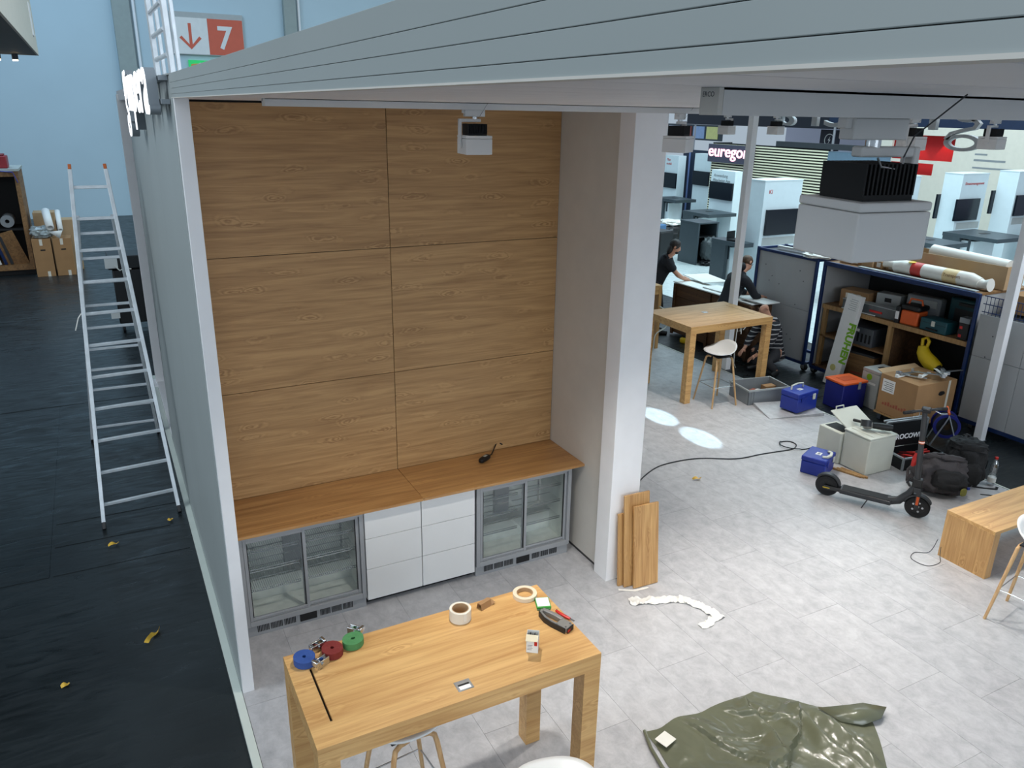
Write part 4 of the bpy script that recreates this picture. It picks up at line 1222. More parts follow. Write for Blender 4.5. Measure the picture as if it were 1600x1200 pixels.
def spotlight(label, x, y, side, yaw, energy, aim=(0, 0), ang=1.45, col=(1.0, 0.95, 0.88), wire=True):
    t = thing('track_spotlight', label, 'spotlight', (x, y, 3.824), yaw, 'track spotlights under the roof')
    obj('adapter', MB().box(-0.055, 0.05, -0.016, 0.016, -0.032, 0.0).box(-0.066, -0.05, -0.010, 0.010, -0.016, 0.0), LAMPW, t, bevel=0.002)
    obj('swivel', MB().cyl((0, 0, -0.032), (0, 0, -0.044), 0.012, n=12), STEEL, t)
    s = side
    obj('arm', MB().box(-0.085 if s < 0 else -0.03, 0.03 if s < 0 else 0.085, -0.012, 0.012, -0.058, -0.042).box(s * 0.085, s * 0.072, -0.014, 0.014, -0.175, -0.042).cyl((s * 0.087, 0, -0.168), (s * 0.070, 0, -0.168), 0.017, n=16), LAMPW, t, bevel=0.003)
    obj('housing', MB().box(-0.07, 0.07, -0.07, 0.07, -0.211, -0.136), LAMPW, t, bevel=0.003)
    obj('housing_lid', MB().box(-0.07, 0.07, -0.07, 0.07, -0.135, -0.121), LAMPW, t, bevel=0.003)
    obj('lens', MB().box(-0.06, 0.06, -0.06, 0.06, -0.2125, -0.2105), PAPER, t)
    fin = MB().box(-0.048, 0.048, -0.048, 0.048, -0.121, -0.112)
    for k in range(13):
        q = -0.048 + k * 0.008
        fin.box(q - 0.0017, q + 0.0017, -0.048, 0.048, -0.113, -0.066)
    fin.box(-0.048, 0.048, -0.002, 0.002, -0.113, -0.068)
    obj('heat_sink', fin, BLACKM, t)
    if wire: obj('safety_wire', MB().tube([(0.012, 0.0, -0.05), (0.03, -0.03, -0.01), (0.05, -0.055, 0.033)], 0.0008, 5), DGREY, t)
    if energy:
        lamp('spotlight_beam', 'SPOT', (x, y, 3.605), (x + aim[0], y + aim[1], 0), energy, col, 0.05, spot=ang, blend=0.6)
    return t


sp = spotlight
big_ = sp('big grey spotlight nearest the camera, hung from the near track', 0.60, -5.03, 1, -0.14, 110, (1.2, 0.9), wire=False)
big_.scale = (0.95, 0.95, 0.95)
sp('spotlight hanging before the oak wall with bent white arm on its left', 1.305, -2.1, -1, -0.10, 190, (0.1, -0.2), 1.8)
sp('spotlight hanging in front of the white post top', 2.60, -2.1, 1, 0.55, 200, (0.8, -0.6))
sp('spotlight hanging before the red wall opening', 4.63, -2.1, -1, 0.1, 250, (-0.3, -0.9))
sp('rightmost small spotlight under the roof before the beige wall', 5.53, -2.1, -1, 0.1, 250, (0, -0.2))
sp('distant spotlight right of the white column top', 6.67, 1.2, 1, 0.2, 200, (0, 0))
sp('distant spotlight left of the white column top', 5.93, 1.2, 1, 0.2, 200, (-0.5, -0.8))
# wire loop bracket and safety cable of the near spotlight
t = thing('safety_cable', 'dark steel safety cable with clip on the biggest spotlight', 'cable', (0.60, -5.05, 3.77))
obj('cable', MB().tube([(0.02, -0.02, 0.0), (0.022, -0.03, 0.03), (0.02, -0.10, 0.086)], 0.0012, 6), DGREY, t)
obj('clip', MB().tube([(-0.035, -0.02, 0.0), (-0.028, -0.022, -0.012), (0.0, -0.024, -0.016), (0.018, -0.022, -0.010), (0.022, -0.02, 0.004)], 0.0016, 6), STEEL, t)


# ================================================================== LEFT: LADDERS, SIGN, HALL
t = thing('step_ladder', 'tall aluminium step ladder standing in the dark aisle', 'ladder', (0, 0, H))
FL, FR = Vector((-0.79, 1.80, 0)), Vector((-0.11, 1.86, 0))
AL, AR = Vector((-0.612, 3.0, 3.24)), Vector((-0.303, 3.0, 3.24))
RL, RR = Vector((-0.86, 4.15, 0)), Vector((-0.135, 4.12, 0))
LADD = mat('ladder_aluminium', (206, 212, 216), 0.42, 0.3, var=0.1, scale=12)
for a, b, tp in ((FL, AL, 1), (FR, AR, 1)):
    f0 = a.lerp(b, 0.018)
    r = obj('front_rail', MB().bar(f0, b, 0.036, 0.066, (0, 1, 0.3)), LADD, t, bevel=0.003)
    obj('rubber_foot', MB().bar(a, a.lerp(b, 0.02), 0.034, 0.07, (0, 1, 0.3)), BLACK, r, bevel=0.004)
    obj('orange_cap', MB().bar(b, b + (b - a).normalized() * 0.05, 0.03, 0.066, (0, 1, 0.3)), mat('orange_cap', (190, 96, 40), .5), r, bevel=0.004)
for a, b in ((RL, AL + Vector((0, 0.06, -0.45))), (RR, AR + Vector((0, 0.06, -0.45)))):
    r = obj('rear_rail', MB().bar(a.lerp(b, 0.018), b, 0.032, 0.058, (0, -1, 0.3)), LADD, t, bevel=0.003)
    obj('rubber_foot', MB().bar(a, a.lerp(b, 0.02), 0.032, 0.064, (0, -1, 0.3)), BLACK, r, bevel=0.004)
for k in range(11):
    u = (k + 0.75) / 11.3
    obj('rung', MB().bar(FL.lerp(AL, u), FR.lerp(AR, u), 0.028, 0.030), LADD, t, bevel=0.004)
for k in range(10):
    u = (k + 0.75) / 10.4
    b1, b2 = AL + Vector((0, 0.06, -0.45)), AR + Vector((0, 0.06, -0.45))
    obj('rung', MB().bar(RL.lerp(b1, u), RR.lerp(b2, u), 0.026, 0.028), LADD, t, bevel=0.004)
for a, b in ((FL.lerp(AL, 0.62), RL.lerp(AL, 0.55)), (FR.lerp(AR, 0.62), RR.lerp(AR, 0.55))):
    obj('spread_strap', MB().tube([a, a.lerp(b, 0.5) + Vector((0, 0, -0.05)), b], 0.006, 6), FILM, t)
q = FL.lerp(AL, 0.60)
obj('loose_cord', MB().tube([q + Vector((-0.02, 0, 0)), q + Vector((-0.05, 0.0, -0.04)), q + Vector((-0.09, 0, -0.16))], 0.006, 6), FILM, t)

# ladder standing on the roof edge
t = thing('roof_ladder', 'aluminium ladder rising above the roof edge behind the letters', 'ladder', (0.05, -0.55, 3.979))
for i, (dx, dy) in enumerate(((0.0, 0.75), (0.02, 0.0))):
    r = obj('rail', MB().bar((dx, dy, 0.0), (dx - 0.03, dy + 0.06, 1.6), 0.03, 0.11, (0, 1, 0)), LADD, t, bevel=0.003)
    obj('rail_inner', MB().bar((dx + 0.05, dy + 0.10, 0.02), (dx + 0.02, dy + 0.16, 1.6), 0.022, 0.06, (0, 1, 0)), LADD, t, bevel=0.003)
    for k in range(6):
        z = 0.12 + 0.14 * k
        obj('rung_end', MB().cyl((dx - 0.014 - 0.019 * z, dy + 0.037 * z, z), (dx + 0.01 - 0.019 * z, dy + 0.037 * z, z), 0.010, n=10), BLACK, r)
for k in range(6):
    z = 0.12 + 0.14 * k
    obj('rung', MB().cyl((0.01 - 0.02 * z, 0.02 + 0.037 * z, z), (0.0 - 0.02 * z, 0.73 + 0.037 * z, z), 0.014, n=10), LADD, t)
t = thing('cardboard_tub', 'tan cardboard roll lying on top of the roof edge', 'cardboard roll', (0.30, -1.05, 3.974), 0)
obj('tub', MB().lathe([(0.16, 0.0), (0.18, 0.0), (0.18, 0.055), (0.16, 0.055)], 32, closed=True), mat('tan_card', (176, 132, 70), .7, var=.1), t)
obj('tub_base', MB().cyl((0, 0, 0.0), (0, 0, 0.01), 0.165, n=32), CARD, t)

# raised letters on the outer face of the partition: text runs away from far to near
def g_strokes(s):
    """two-storey g: upper bowl, link, lower loop, ear (units of x-height s, base line 0)"""
    up_ = [(0.36 * s + 0.27 * s * math.cos(a), 0.66 * s + 0.29 * s * math.sin(a)) for a in [2 * PI * k / 24 for k in range(24)]]
    lo_ = [(0.38 * s + 0.36 * s * math.cos(a), -0.42 * s + 0.24 * s * math.sin(a)) for a in [2 * PI * k / 24 for k in range(24)]]
    link = [(0.22 * s, 0.42 * s), (0.10 * s, 0.26 * s), (0.16 * s, 0.10 * s), (0.40 * s, 0.02 * s), (0.66 * s, -0.10 * s), (0.76 * s, -0.32 * s)]
    ear = [(0.55 * s, 0.86 * s), (0.66 * s, 0.96 * s), (0.82 * s, 0.98 * s)]
    return up_, lo_, link, ear


def letters(root, xh, R, standoff, face, side, total):
    """R: matrix from text plane (x right, y up, z toward the reader) to the world"""
    stroke = 0.15 * xh
    items = []
    u_, l_, k_, e_ = g_strokes(xh)
    for nm, z0, z1, m in (('letter_body', standoff, standoff + 0.055, side), ('letter_face', standoff + 0.0552, standoff + 0.062, face)):
        mb = MB()
        mb.ribbon(u_, stroke, z0, z1, closed=True); mb.ribbon(l_, stroke * 0.8, z0, z1, closed=True)
        mb.ribbon(k_, stroke * 0.8, z0, z1); mb.ribbon(e_, stroke * 0.8, z0, z1)
        o = obj(nm, mb, m, root, smooth=40); o.matrix_local = R
    sz = xh / 0.53
    x = 0.95 * xh
    for ch in 'mpera':
        for nm, z0, z1, m in (('letter_body', standoff, standoff + 0.055, side), ('letter_face', standoff + 0.0552, standoff + 0.062, face)):
            o = text(nm, ch, m, sz, (z1 - z0) / 2, root, bold=0.002 * sz)
            wdt = max(v.co.x for v in o.data.vertices)
            o.matrix_local = R @ Matrix.Translation((x, 0, (z0 + z1) / 2))
        x += wdt + 0.09 * xh
    k = total / x
    return k


t = thing('wall_lettering', 'row of lit white letters on the outer face of the left partition', 'sign', (-0.002, 1.47, 3.775))
R = Matrix(((0, 0, -1, 0), (-1, 0, 0, 0), (0, 1, 0, 0), (0, 0, 0, 1)))
R = R @ Matrix.Scale(1.52, 4, (1, 0, 0))
letters(t, 0.275, R, 0.05, LETW, LETG, 2.5)
obj('mounting_rail', MB().box(-0.045, -0.003, -2.5, 0.05, 0.05, 0.075).box(-0.045, -0.003, -2.5, 0.05, 0.17, 0.195), LETG, t)
t = thing('roof_lettering', 'backs of pale letters hanging over the far roof edge', 'sign', (9.24, 0.42, 3.68))
R = Matrix(((0, 0, 1, 0), (1, 0, 0, 0), (0, 1, 0, 0), (0, 0, 0, 1)))
R = R @ Matrix.Scale(1.7, 4, (1, 0, 0))
letters(t, 0.34, R, 0.02, LETB, LETB, 3.4)

# black trolley case beyond the ladder
t = thing('black_trolley', 'black trolley box on castors in the aisle behind the step ladder', 'trolley', (-0.34, 9.25, H))
obj('trolley_box', MB().box(0, 0.9, 0, 0.6, 0.16, 1.12), BLACK, t, bevel=0.02)
obj('trolley_lid', MB().box(-0.06, 0.9, -0.02, 0.62, 1.13, 1.36), BLACK, t, bevel=0.02)
obj('white_corner', MB().box(-0.10, 0.10, -0.04, -0.02, 1.16, 1.34), PAPER, t)
obj('white_corner', MB().box(-0.12, 0.02, -0.05, -0.03, 0.28, 0.42), PAPER, t)
obj('cord', MB().tube([(0.05, -0.05, 1.2), (0.12, -0.06, 1.12), (0.2, -0.05, 1.16), (0.3, -0.04, 1.13)], 0.012, 6), FILM, t)
for x, y in ((0.06, 0.05), (0.84, 0.05), (0.06, 0.55), (0.84, 0.55)):
    obj('castor', MB().cyl((x - 0.02, y, 0.075), (x + 0.02, y, 0.075), 0.075, n=16), RUBBER, t)
    obj('castor_bracket', MB().box(x - 0.03, x + 0.03, y - 0.02, y + 0.02, 0.10, 0.16), STEEL, t)

# open wooden transport crate far left
t = thing('transport_crate', 'open wooden transport crate at the left image edge', 'crate', (-3.52, 15.6, H), 0)
fr = MB()
W_, D_, Hh = 1.62, 1.3, 2.36
fr.box(0, 0.09, 0, D_, 0.12, Hh); fr.box(W_ - 0.09, W_, 0, D_, 0.12, Hh)
fr.box(0.09, W_ - 0.09, 0, D_, Hh - 0.12, Hh); fr.box(0.09, W_ - 0.09, 0, D_, 0.12, 0.24)
obj('crate_frame', fr, PLY, t)
obj('crate_back', MB().box(0.09, W_ - 0.09, D_ - 0.03, D_, 0.24, Hh - 0.12), BLACKM, t)
obj('crate_top', MB().box(-0.02, W_ + 0.02, -0.03, D_, Hh + 0.001, Hh + 0.05), mat('pale_lid', (170, 176, 170), .6), t)
obj('blue_strap', MB().tube([(W_ - 0.5, -0.04, Hh + 0.02), (W_ - 0.1, -0.05, Hh - 0.02), (W_ - 0.03, -0.05, Hh - 0.25)], 0.03, 6, flat=0.3), BLUE, t)
obj('skid', MB().box(0, W_, 0.1, 0.25, 0, 0.12), BLACKM, t)
obj('skid', MB().box(0, W_, 1.0, 1.15, 0, 0.12), BLACKM, t)
tag(obj('plywood_offcut', MB().box(-0.42, 0, 0, 0.02, 0, 0.85), PLY, loc=(-2.0, 15.75, H + 0.24), rot=(0.15, -0.28, 0)), 'plywood board leaning inside the open wooden crate', 'board')
tag(obj('film_roll', MB().lathe([(0.045, 0), (0.14, 0), (0.14, 0.5), (0.045, 0.5)], 24, closed=True), CRATEG, loc=(-2.3, 15.75, 1.20), rot=(-PI / 2, 0, 0)), 'grey roll lying on the shelf in the wooden crate', 'roll')
tag(obj('crate_shelf', MB().box(-3.35, -1.93, 15.68, 16.5, 1.0, 1.04), BLACKM), 'dark shelf board inside the open wooden crate', 'shelf')
for k in range(3):
    tag(obj('long_batten', MB().box(0, 0.06, 0, 0.04, 0, 0.8), (PAPER, BLUEF, DGREY)[k], loc=(-2.62 + 0.12 * k, 15.7, H + 0.245), rot=(0.1, -0.22, 0)),
        ('white', 'blue', 'dark grey')[k] + ' batten leaning in the lower part of the wooden crate', 'batten')
t = thing('red_crate', 'dark red plastic box on top of the wooden transport crate', 'box', (-2.42, 16.0, H + 2.412), 0)
obj('red_box', MB().prism([(-0.45, -0.25), (0.33, -0.25), (0.33, 0.25), (-0.45, 0.25)], 0, 0.27), mat('dark_red', (140, 24, 36), .45), t, bevel=0.02)
obj('red_lid', MB().box(-0.42, 0.28, -0.22, 0.22, 0.27, 0.31), mat('dark_red_lid', (120, 20, 32), .45), t, bevel=0.02)
for i, (x0, lab) in enumerate(((-1.86, 'brown moving carton standing nearest the wooden crate'), (-1.44, 'brown moving carton standing nearest the step ladder'))):
    t = thing('moving_carton', lab, 'carton', (x0, 15.2, H), 0.0, 'moving cartons in the hall')
    obj('carton_body', MB().box(0, 0.38, 0, 0.5, 0, 0.86), CARD, t, bevel=0.004)
    for k in range(2):
        obj('top_flap', MB().box(0.003, 0.377, 0.003 + 0.25 * k, 0.245 + 0.25 * k, 0.861, 0.867), CARD, t)
    obj('tape_strip', MB().box(0.15, 0.21, -0.002, 0, 0.72, 0.865), PTAPE, t)
    obj('tape_strip', MB().box(0.22, 0.28, -0.002, 0, 0.0, 0.12), PTAPE, t)
    obj('hand_hole', MB().box(0.15, 0.25, -0.003, -0.0005, 0.60, 0.63), BLACKM, t)
for i, (x0, y0, w_, h_, lab) in enumerate(((-1.79, 15.95, 0.45, 1.38, 'taller brown carton behind the two moving cartons'), (-1.32, 15.9, 0.42, 1.20, 'narrow carton behind the two white rolls'))):
    tag(obj('storage_carton', MB().box(0, w_, 0, 0.5, 0, h_), CARDL, bevel=0.006, loc=(x0, y0, H)), lab, 'carton')
t = thing('film_bundle', 'bundle of clear plastic film on the moving cartons', 'plastic film', (-1.62, 15.42, H + 0.868))
obj('film', MB().blob((0, 0, 0.13), (0.24, 0.2, 0.14), 26, 16, 0.9, 0.35, 3.2, 4, None, 0.002), mat('grey_film', (150, 158, 158), 0.2, var=0.3, scale=10), t, smooth=20)
for i, (p0, p1, r, lab) in enumerate((((-1.44, 15.22, 1.08), (-1.50, 15.7, 1.42), 0.085, 'thick white paper roll lying on the film bundle'), ((-1.24, 15.22, 1.02), (-1.26, 15.7, 1.40), 0.055, 'thin white paper roll beside the thick one'))):
    m_ = MB()
    m_.tube([p0, p1], r, 18, caps=False)
    o = tag(obj('paper_roll', m_, PAPER), lab, 'roll')
    o.modifiers.new('s', 'SOLIDIFY').thickness = r * 0.45
o = tag(obj('paper_sheet', MB().add([(-1.48, 15.18, 1.0), (-1.20, 15.18, 1.02), (-1.28, 15.17, 0.84)], [(0, 1, 2)]), PAPER), 'loose triangular white sheet hanging over the moving cartons', 'paper')
o.modifiers.new('s', 'SOLIDIFY').thickness = 0.003

# canopy of another stand, top left corner
t = thing('canopy', 'beige canopy corner with small lamps at the top left', 'canopy', (-0.97, 11.5, 4.6))
obj('canopy_slab', MB().box(-6, -0.03, -9, -0.02, 0.004, 0.9), mat('dark_soffit', (92, 88, 84), .6), t)
obj('canopy_fascia', MB().box(-0.03, 0.0, -9, 0, 0, 0.95), BEIGE, t, bevel=0.003)
obj('canopy_fascia', MB().box(-6, -0.031, -0.03, 0, 0, 0.95), BEIGE, t, bevel=0.003)
obj('white_plate', MB().box(0.0, 0.012, -1.3, -0.9, 0.25, 0.75), WHITE, t)
BULB = mat('lamp_glow', (255, 226, 180), 0.4, emit=12)
for x in (-0.36, -0.62):
    l_ = obj('downlight', MB().cyl((x, -0.25, -0.09), (x, -0.25, 0.0), 0.05, n=14), DGREY, t)
    obj('bulb', MB().cyl((x, -0.25, -0.11), (x, -0.25, -0.089), 0.042, n=14), BULB, l_)
lamp('canopy_downlight', 'SPOT', (-1.4, 11.2, 4.45), (-1.5, 12.5, 0), 60, (1, 0.85, 0.6), 0.05, spot=1.6)

# hall signs
t = thing('gate_sign', 'white and orange hall sign with arrow and number seven', 'sign', (2.75, 26.3, 5.52))
obj('sign_case', MB().box(-0.03, 2.43, -0.12, -0.005, -0.03, 1.36), FESTG, t, bevel=0.01)
obj('white_field', MB().box(0, 1.20, -0.125, -0.12, 0.0, 1.18), PAPER, t)
obj('orange_field', MB().box(1.205, 2.40, -0.125, -0.12, 0.0, 1.18), SIGNO, t)
ar = MB()
ar.ribbon([(0.6, 1.0), (0.6, 0.25)], 0.10, 0.126, 0.130); ar.ribbon([(0.27, 0.55), (0.6, 0.20), (0.93, 0.55)], 0.10, 0.1255, 0.1315)
o = obj('arrow', ar, SIGNO, t); o.rotation_euler = (PI / 2, 0, 0)
text('number', '7', PAPER, 1.05, 0.003, t, (1.50, -0.128, 0.22), (PI / 2, 0, 0), bold=0.02)
t = thing('exit_sign', 'small green emergency exit sign below the orange hall sign', 'sign', (3.2, 26.3, 4.6))
obj('sign_panel', MB().box(0, 1.4, -0.1, -0.005, 0, 0.72), SIGNG, t, bevel=0.01)
man = MB()
man.blob((0.40, -0.11, 0.58), (0.06, 0.01, 0.06), 12, 8)
for a, b in (((0.40, 0.50), (0.36, 0.32)), ((0.36, 0.32), (0.46, 0.22)), ((0.46, 0.22), (0.42, 0.08)), ((0.36, 0.32), (0.28, 0.2)), ((0.28, 0.2), (0.18, 0.2)), ((0.40, 0.48), (0.52, 0.40)), ((0.40, 0.48), (0.28, 0.42))):
    man.bar((a[0], -0.11, a[1]), (b[0], -0.11, b[1]), 0.02, 0.05, (0, 1, 0))
obj('running_figure', man, PAPER, t)
obj('door_mark', MB().box(0.72, 1.0, -0.106, -0.1, 0.06, 0.66), PAPER, t)


# ================================================================== RIGHT: TRANSPORT CONTAINERS
def castor(t, x, y, z0=0.0, r=0.06):
    c = obj('castor', MB().cyl((x - 0.018, y, z0 + r), (x + 0.018, y, z0 + r), r, n=16), RUBBER, t)
    obj('castor_fork', MB().box(x - 0.03, x - 0.02, y - 0.03, y + 0.03, z0 + r * 0.6, z0 + 2 * r + 0.02).box(x + 0.02, x + 0.03, y - 0.03, y + 0.03, z0 + r * 0.6, z0 + 2 * r + 0.02), STEEL, c)


X0 = 9.30
t = thing('panel_trolley', 'grey boarded trolley with blue steel posts behind the striped sweater person', 'trolley', (X0 - 0.05, 2.56, H))
for k, (za, zb) in enumerate(((0.12, 0.95), (0.955, 1.74))):
    obj('side_board', MB().box(0, 0.03, 0.03, 1.22, za, zb), GREYB, t, bevel=0.002)
for (x, y) in ((-0.01, 0.0), (-0.01, 1.24), (0.6, 0.0), (0.6, 1.24)):
    obj('blue_post', MB().box(x - 0.022, x + 0.022, y - 0.022, y + 0.022, 0.10, 1.80), BLUEF, t, bevel=0.006)
    castor(t, x + 0.03, y)
for z in (0.12, 1.77):
    obj('blue_rail', MB().bar((-0.01, 0, z), (-0.01, 1.24, z), 0.04, 0.04).bar((0.6, 0, z), (0.6, 1.24, z), 0.04, 0.04).bar((-0.01, 0, z), (0.6, 0, z), 0.04, 0.04).bar((-0.01, 1.24, z), (0.6, 1.24, z), 0.04, 0.04), BLUEF, t)
obj('top_board', MB().box(0.01, 0.59, 0.03, 1.22, 1.74, 1.76), DGREY, t)
for k in range(9):
    rr_ = random.Random(k)
    y_ = 0.1 + rr_.random() * 1.0; z_ = 0.3 + rr_.random() * 1.3
    obj('screw_hole', MB().cyl((-0.003, y_, z_), (0.001, y_, z_), 0.008, n=8), BLACKM, t)
t2_ = thing('film_wad', 'wad of white film lying on the blue post of the grey trolley', 'plastic film', (X0 + 0.1, 2.66, H + 1.79))
obj('film', MB().blob((0, 0, 0.04), (0.26, 0.24, 0.045), 24, 12, 0.9, 0.4, 3, 5, None, 0.0), FILM, t2_, smooth=25)
tag(obj('white_batten', MB().box(-0.03, 0.03, -0.3, 0.3, 0, 0.03), PAPER, loc=(X0 + 0.25, 3.35, H + 1.792), rot=(0, 0, 0.1)), 'white batten lying on top of the grey trolley', 'batten')

CY0, CY1, CX1, CT = 0.02, 2.46, 10.35, 1.745
t = thing('open_container', 'open blue-framed transport container filled with tools and boxes', 'container', (X0, CY0, H))
W_ = CY1 - CY0; D_ = CX1 - X0; T_ = CT - H
obj('left_board', MB().box(0.02, D_, W_ - 0.03, W_ - 0.01, 0.15, T_ - 0.03), GREYB, t)
obj('right_board', MB().box(0.02, D_, 0.01, 0.03, 0.15, T_ - 0.03), GREYB, t)
obj('back_board', MB().box(D_ - 0.03, D_ - 0.01, 0.03, W_ - 0.03, 0.15, T_ - 0.03), DGREY, t)
obj('base_board', MB().box(0, D_, 0, W_, 0.12, 0.15), PLYD, t)
obj('top_board', MB().box(0.0, D_, 0, W_, T_ - 0.03, T_), PLY, t)
for (x, y) in ((0.0, 0.0), (0.0, W_), (D_, 0.0), (D_, W_)):
    obj('blue_post', MB().box(x - 0.022, x + 0.022, y - 0.022, y + 0.022, 0.10, T_), BLUEF, t, bevel=0.006)
    castor(t, x + 0.03 if x < 0.5 else x - 0.03, y + (0.05 if y < 0.5 else -0.05))
obj('blue_beam', MB().box(-0.03, 0.02, 0.0, W_, T_ - 0.06, T_ + 0.004), BLUEF, t, bevel=0.004)
obj('blue_beam', MB().box(-0.03, 0.02, 0.0, W_, 0.08, 0.13), BLUEF, t, bevel=0.004)
obj('shelf_board', MB().box(0.03, D_ - 0.05, 0.04, W_ - 0.04, 1.10, 1.125), PLY, t)
obj('shelf_edge', MB().box(0.02, 0.045, 0.04, W_ - 0.04, 1.06, 1.125), PINE, t)
obj('divider_post', MB().box(0.03, 0.09, 1.16, 1.22, 0.15, 1.06), PINE, t)
obj('divider_board', MB().box(0.09, D_ - 0.05, 1.18, 1.20, 0.15, 1.06), PLYD, t)
obj('left_post', MB().box(0.03, 0.09, W_ - 0.12, W_ - 0.06, 0.15, 1.06), PINE, t)
obj('lower_shelf', MB().box(0.03, D_ - 0.05, 1.22, W_ - 0.06, 0.62, 0.645), PLY, t)
SH = H + 1.125

def bxo(name, label, cat, loc, size, m, rz=0.0, bev=0.006, group=None, parts=()):
    """box-shaped thing with its fittings; parts: (name, box in local coordinates, material)"""
    t = thing(name, label, cat, loc, rz, group)
    w, d, h = size
    obj('body', MB().box(-w / 2, w / 2, -d / 2, d / 2, 0, h), m, t, bevel=bev)
    for nm, b, mm in parts:
        obj(nm, MB().box(*b), mm, t, bevel=min(bev, 0.002))
    return t


bxo('packed_carton', 'brown taped carton at the back of the container shelf', 'carton', (9.62, 2.02, SH), (0.30, 0.45, 0.26), CARD, 0.15, 0.004, None,
    (('tape_strip', (-0.152, -0.15, -0.10, -0.04, 0.02, 0.22), PTAPE), ('tape_strip', (-0.152, -0.15, 0.08, 0.14, 0.02, 0.22), PTAPE), ('top_flap', (-0.148, 0.148, -0.22, 0.22, 0.26, 0.265), CARDL)))
bxo('clear_tray', 'long clear plastic tray along the front of the shelf', 'tray', (9.46, 1.62, SH), (0.16, 0.95, 0.14), mat('smoky_plastic', (96, 102, 104), 0.2, var=.2), 0.05, 0.006, None,
    (('tray_rim', (-0.085, 0.085, -0.48, 0.48, 0.141, 0.152), FESTG), ('red_handle', (-0.095, -0.081, -0.2, 0.0, 0.05, 0.08), RED), ('white_edge', (-0.10, -0.082, -0.1, 0.47, 0.0, 0.014), PAPER)))
bxo('white_fitting', 'white boxed fitting behind the clear tray', 'box', (9.72, 1.55, SH), (0.20, 0.36, 0.30), FESTG, 0.2, 0.01, None,
    (('dark_hole', (-0.102, -0.1, -0.05, 0.05, 0.18, 0.24), BLACK),))
bxo('grey_fitting', 'flat grey moulded fitting standing left of the dark teal case', 'fitting', (9.80, 1.05, SH), (0.16, 0.50, 0.36), CRATEG, 0.1, 0.02, None,
    (('moulding', (-0.09, -0.08, -0.2, 0.2, 0.22, 0.32), FESTG), ('knob', (-0.1, -0.08, 0.1, 0.15, 0.1, 0.15), BLACK)))
t = thing('orange_vacuum', 'orange and black site vacuum on the container shelf', 'vacuum', (9.48, 0.98, SH), 0.1)
obj('tank', MB().box(-0.12, 0.12, -0.13, 0.13, 0.0, 0.20), ORANGE, t, bevel=0.02)
obj('motor_head', MB().box(-0.13, 0.13, -0.14, 0.14, 0.205, 0.28), BLACK, t, bevel=0.025)
obj('carry_handle', MB().tube([(0, -0.10, 0.28), (0, -0.08, 0.35), (0, 0.08, 0.35), (0, 0.10, 0.28)], 0.014, 8), ORANGE, t)
obj('black_side', MB().box(-0.14, 0.12, 0.135, 0.20, 0.0, 0.24), BLACK, t, bevel=0.01)
obj('tag_label', MB().box(-0.143, -0.14, 0.14, 0.19, 0.06, 0.17), PAPER, t)
bxo('teal_case', 'teal plastic case with grey latch on the container shelf', 'tool case', (9.46, 0.58, SH), (0.24, 0.40, 0.17), TEAL, -0.05, 0.015, None,
    (('latch', (-0.132, -0.12, -0.03, 0.02, 0.08, 0.15), CASEW), ('lid_line', (-0.122, -0.12, -0.2, 0.2, 0.11, 0.115), BLACK), ('handle', (-0.15, -0.12, -0.08, 0.08, 0.03, 0.05), BLACK)))
bxo('dark_teal_case', 'large dark teal case standing at the back of the shelf', 'tool case', (9.90, 0.45, SH), (0.16, 0.55, 0.42), TEAL, 0.0, 0.03, None,
    (('handle', (-0.11, -0.08, -0.12, 0.12, 0.33, 0.37), BLACK), ('recess', (-0.085, -0.08, -0.18, 0.18, 0.08, 0.28), DGREY)))
bxo('meter_box', 'small box with two red lamps at the right end of the shelf', 'box', (9.42, 0.17, SH), (0.14, 0.14, 0.22), BLACK, 0.0, 0.01, None,
    (('red_lamp', (-0.074, -0.07, 0.01, 0.05, 0.14, 0.18), RED), ('red_lamp', (-0.074, -0.07, 0.01, 0.05, 0.03, 0.07), RED), ('grey_top', (-0.07, 0.07, -0.07, 0.07, 0.221, 0.29), CRATEG)))
t = thing('perforated_crate', 'dark grey perforated crate on the lower shelf', 'crate', (9.55, 1.78, H + 0.645), 0.05)
obj('crate_body', MB().box(-0.19, 0.19, -0.28, 0.28, 0, 0.27), mat('dark_crate', (78, 82, 86), .5), t, bevel=0.006)
for k in range(8):
    obj('slot', MB().box(-0.193, -0.1895, -0.25 + 0.065 * k, -0.22 + 0.065 * k, 0.05, 0.18), BLACKM, t)
obj('grip_label', MB().box(-0.194, -0.1905, -0.05, 0.05, 0.20, 0.24), PAPER, t)
bxo('wooden_box', 'plywood box with dark tray on top below the lower shelf', 'box', (9.50, 1.66, H + 0.15), (0.36, 0.52, 0.36), PLY, 0.12, 0.004, None,
    (('tray', (-0.17, 0.17, -0.25, 0.25, 0.361, 0.39), DGREY), ('stencil', (-0.182, -0.18, -0.1, 0.08, 0.06, 0.10), BRICKC), ('corner_strip', (-0.19, -0.17, 0.262, 0.28, 0.0, 0.36), PINE)))
bxo('red_canister', 'small red canister next to the divider post', 'canister', (9.52, 1.30, H + 0.645), (0.10, 0.10, 0.12), RED, 0.0, 0.02, None, (('canister_cap', (-0.02, 0.02, -0.02, 0.02, 0.121, 0.15), BLACK),))

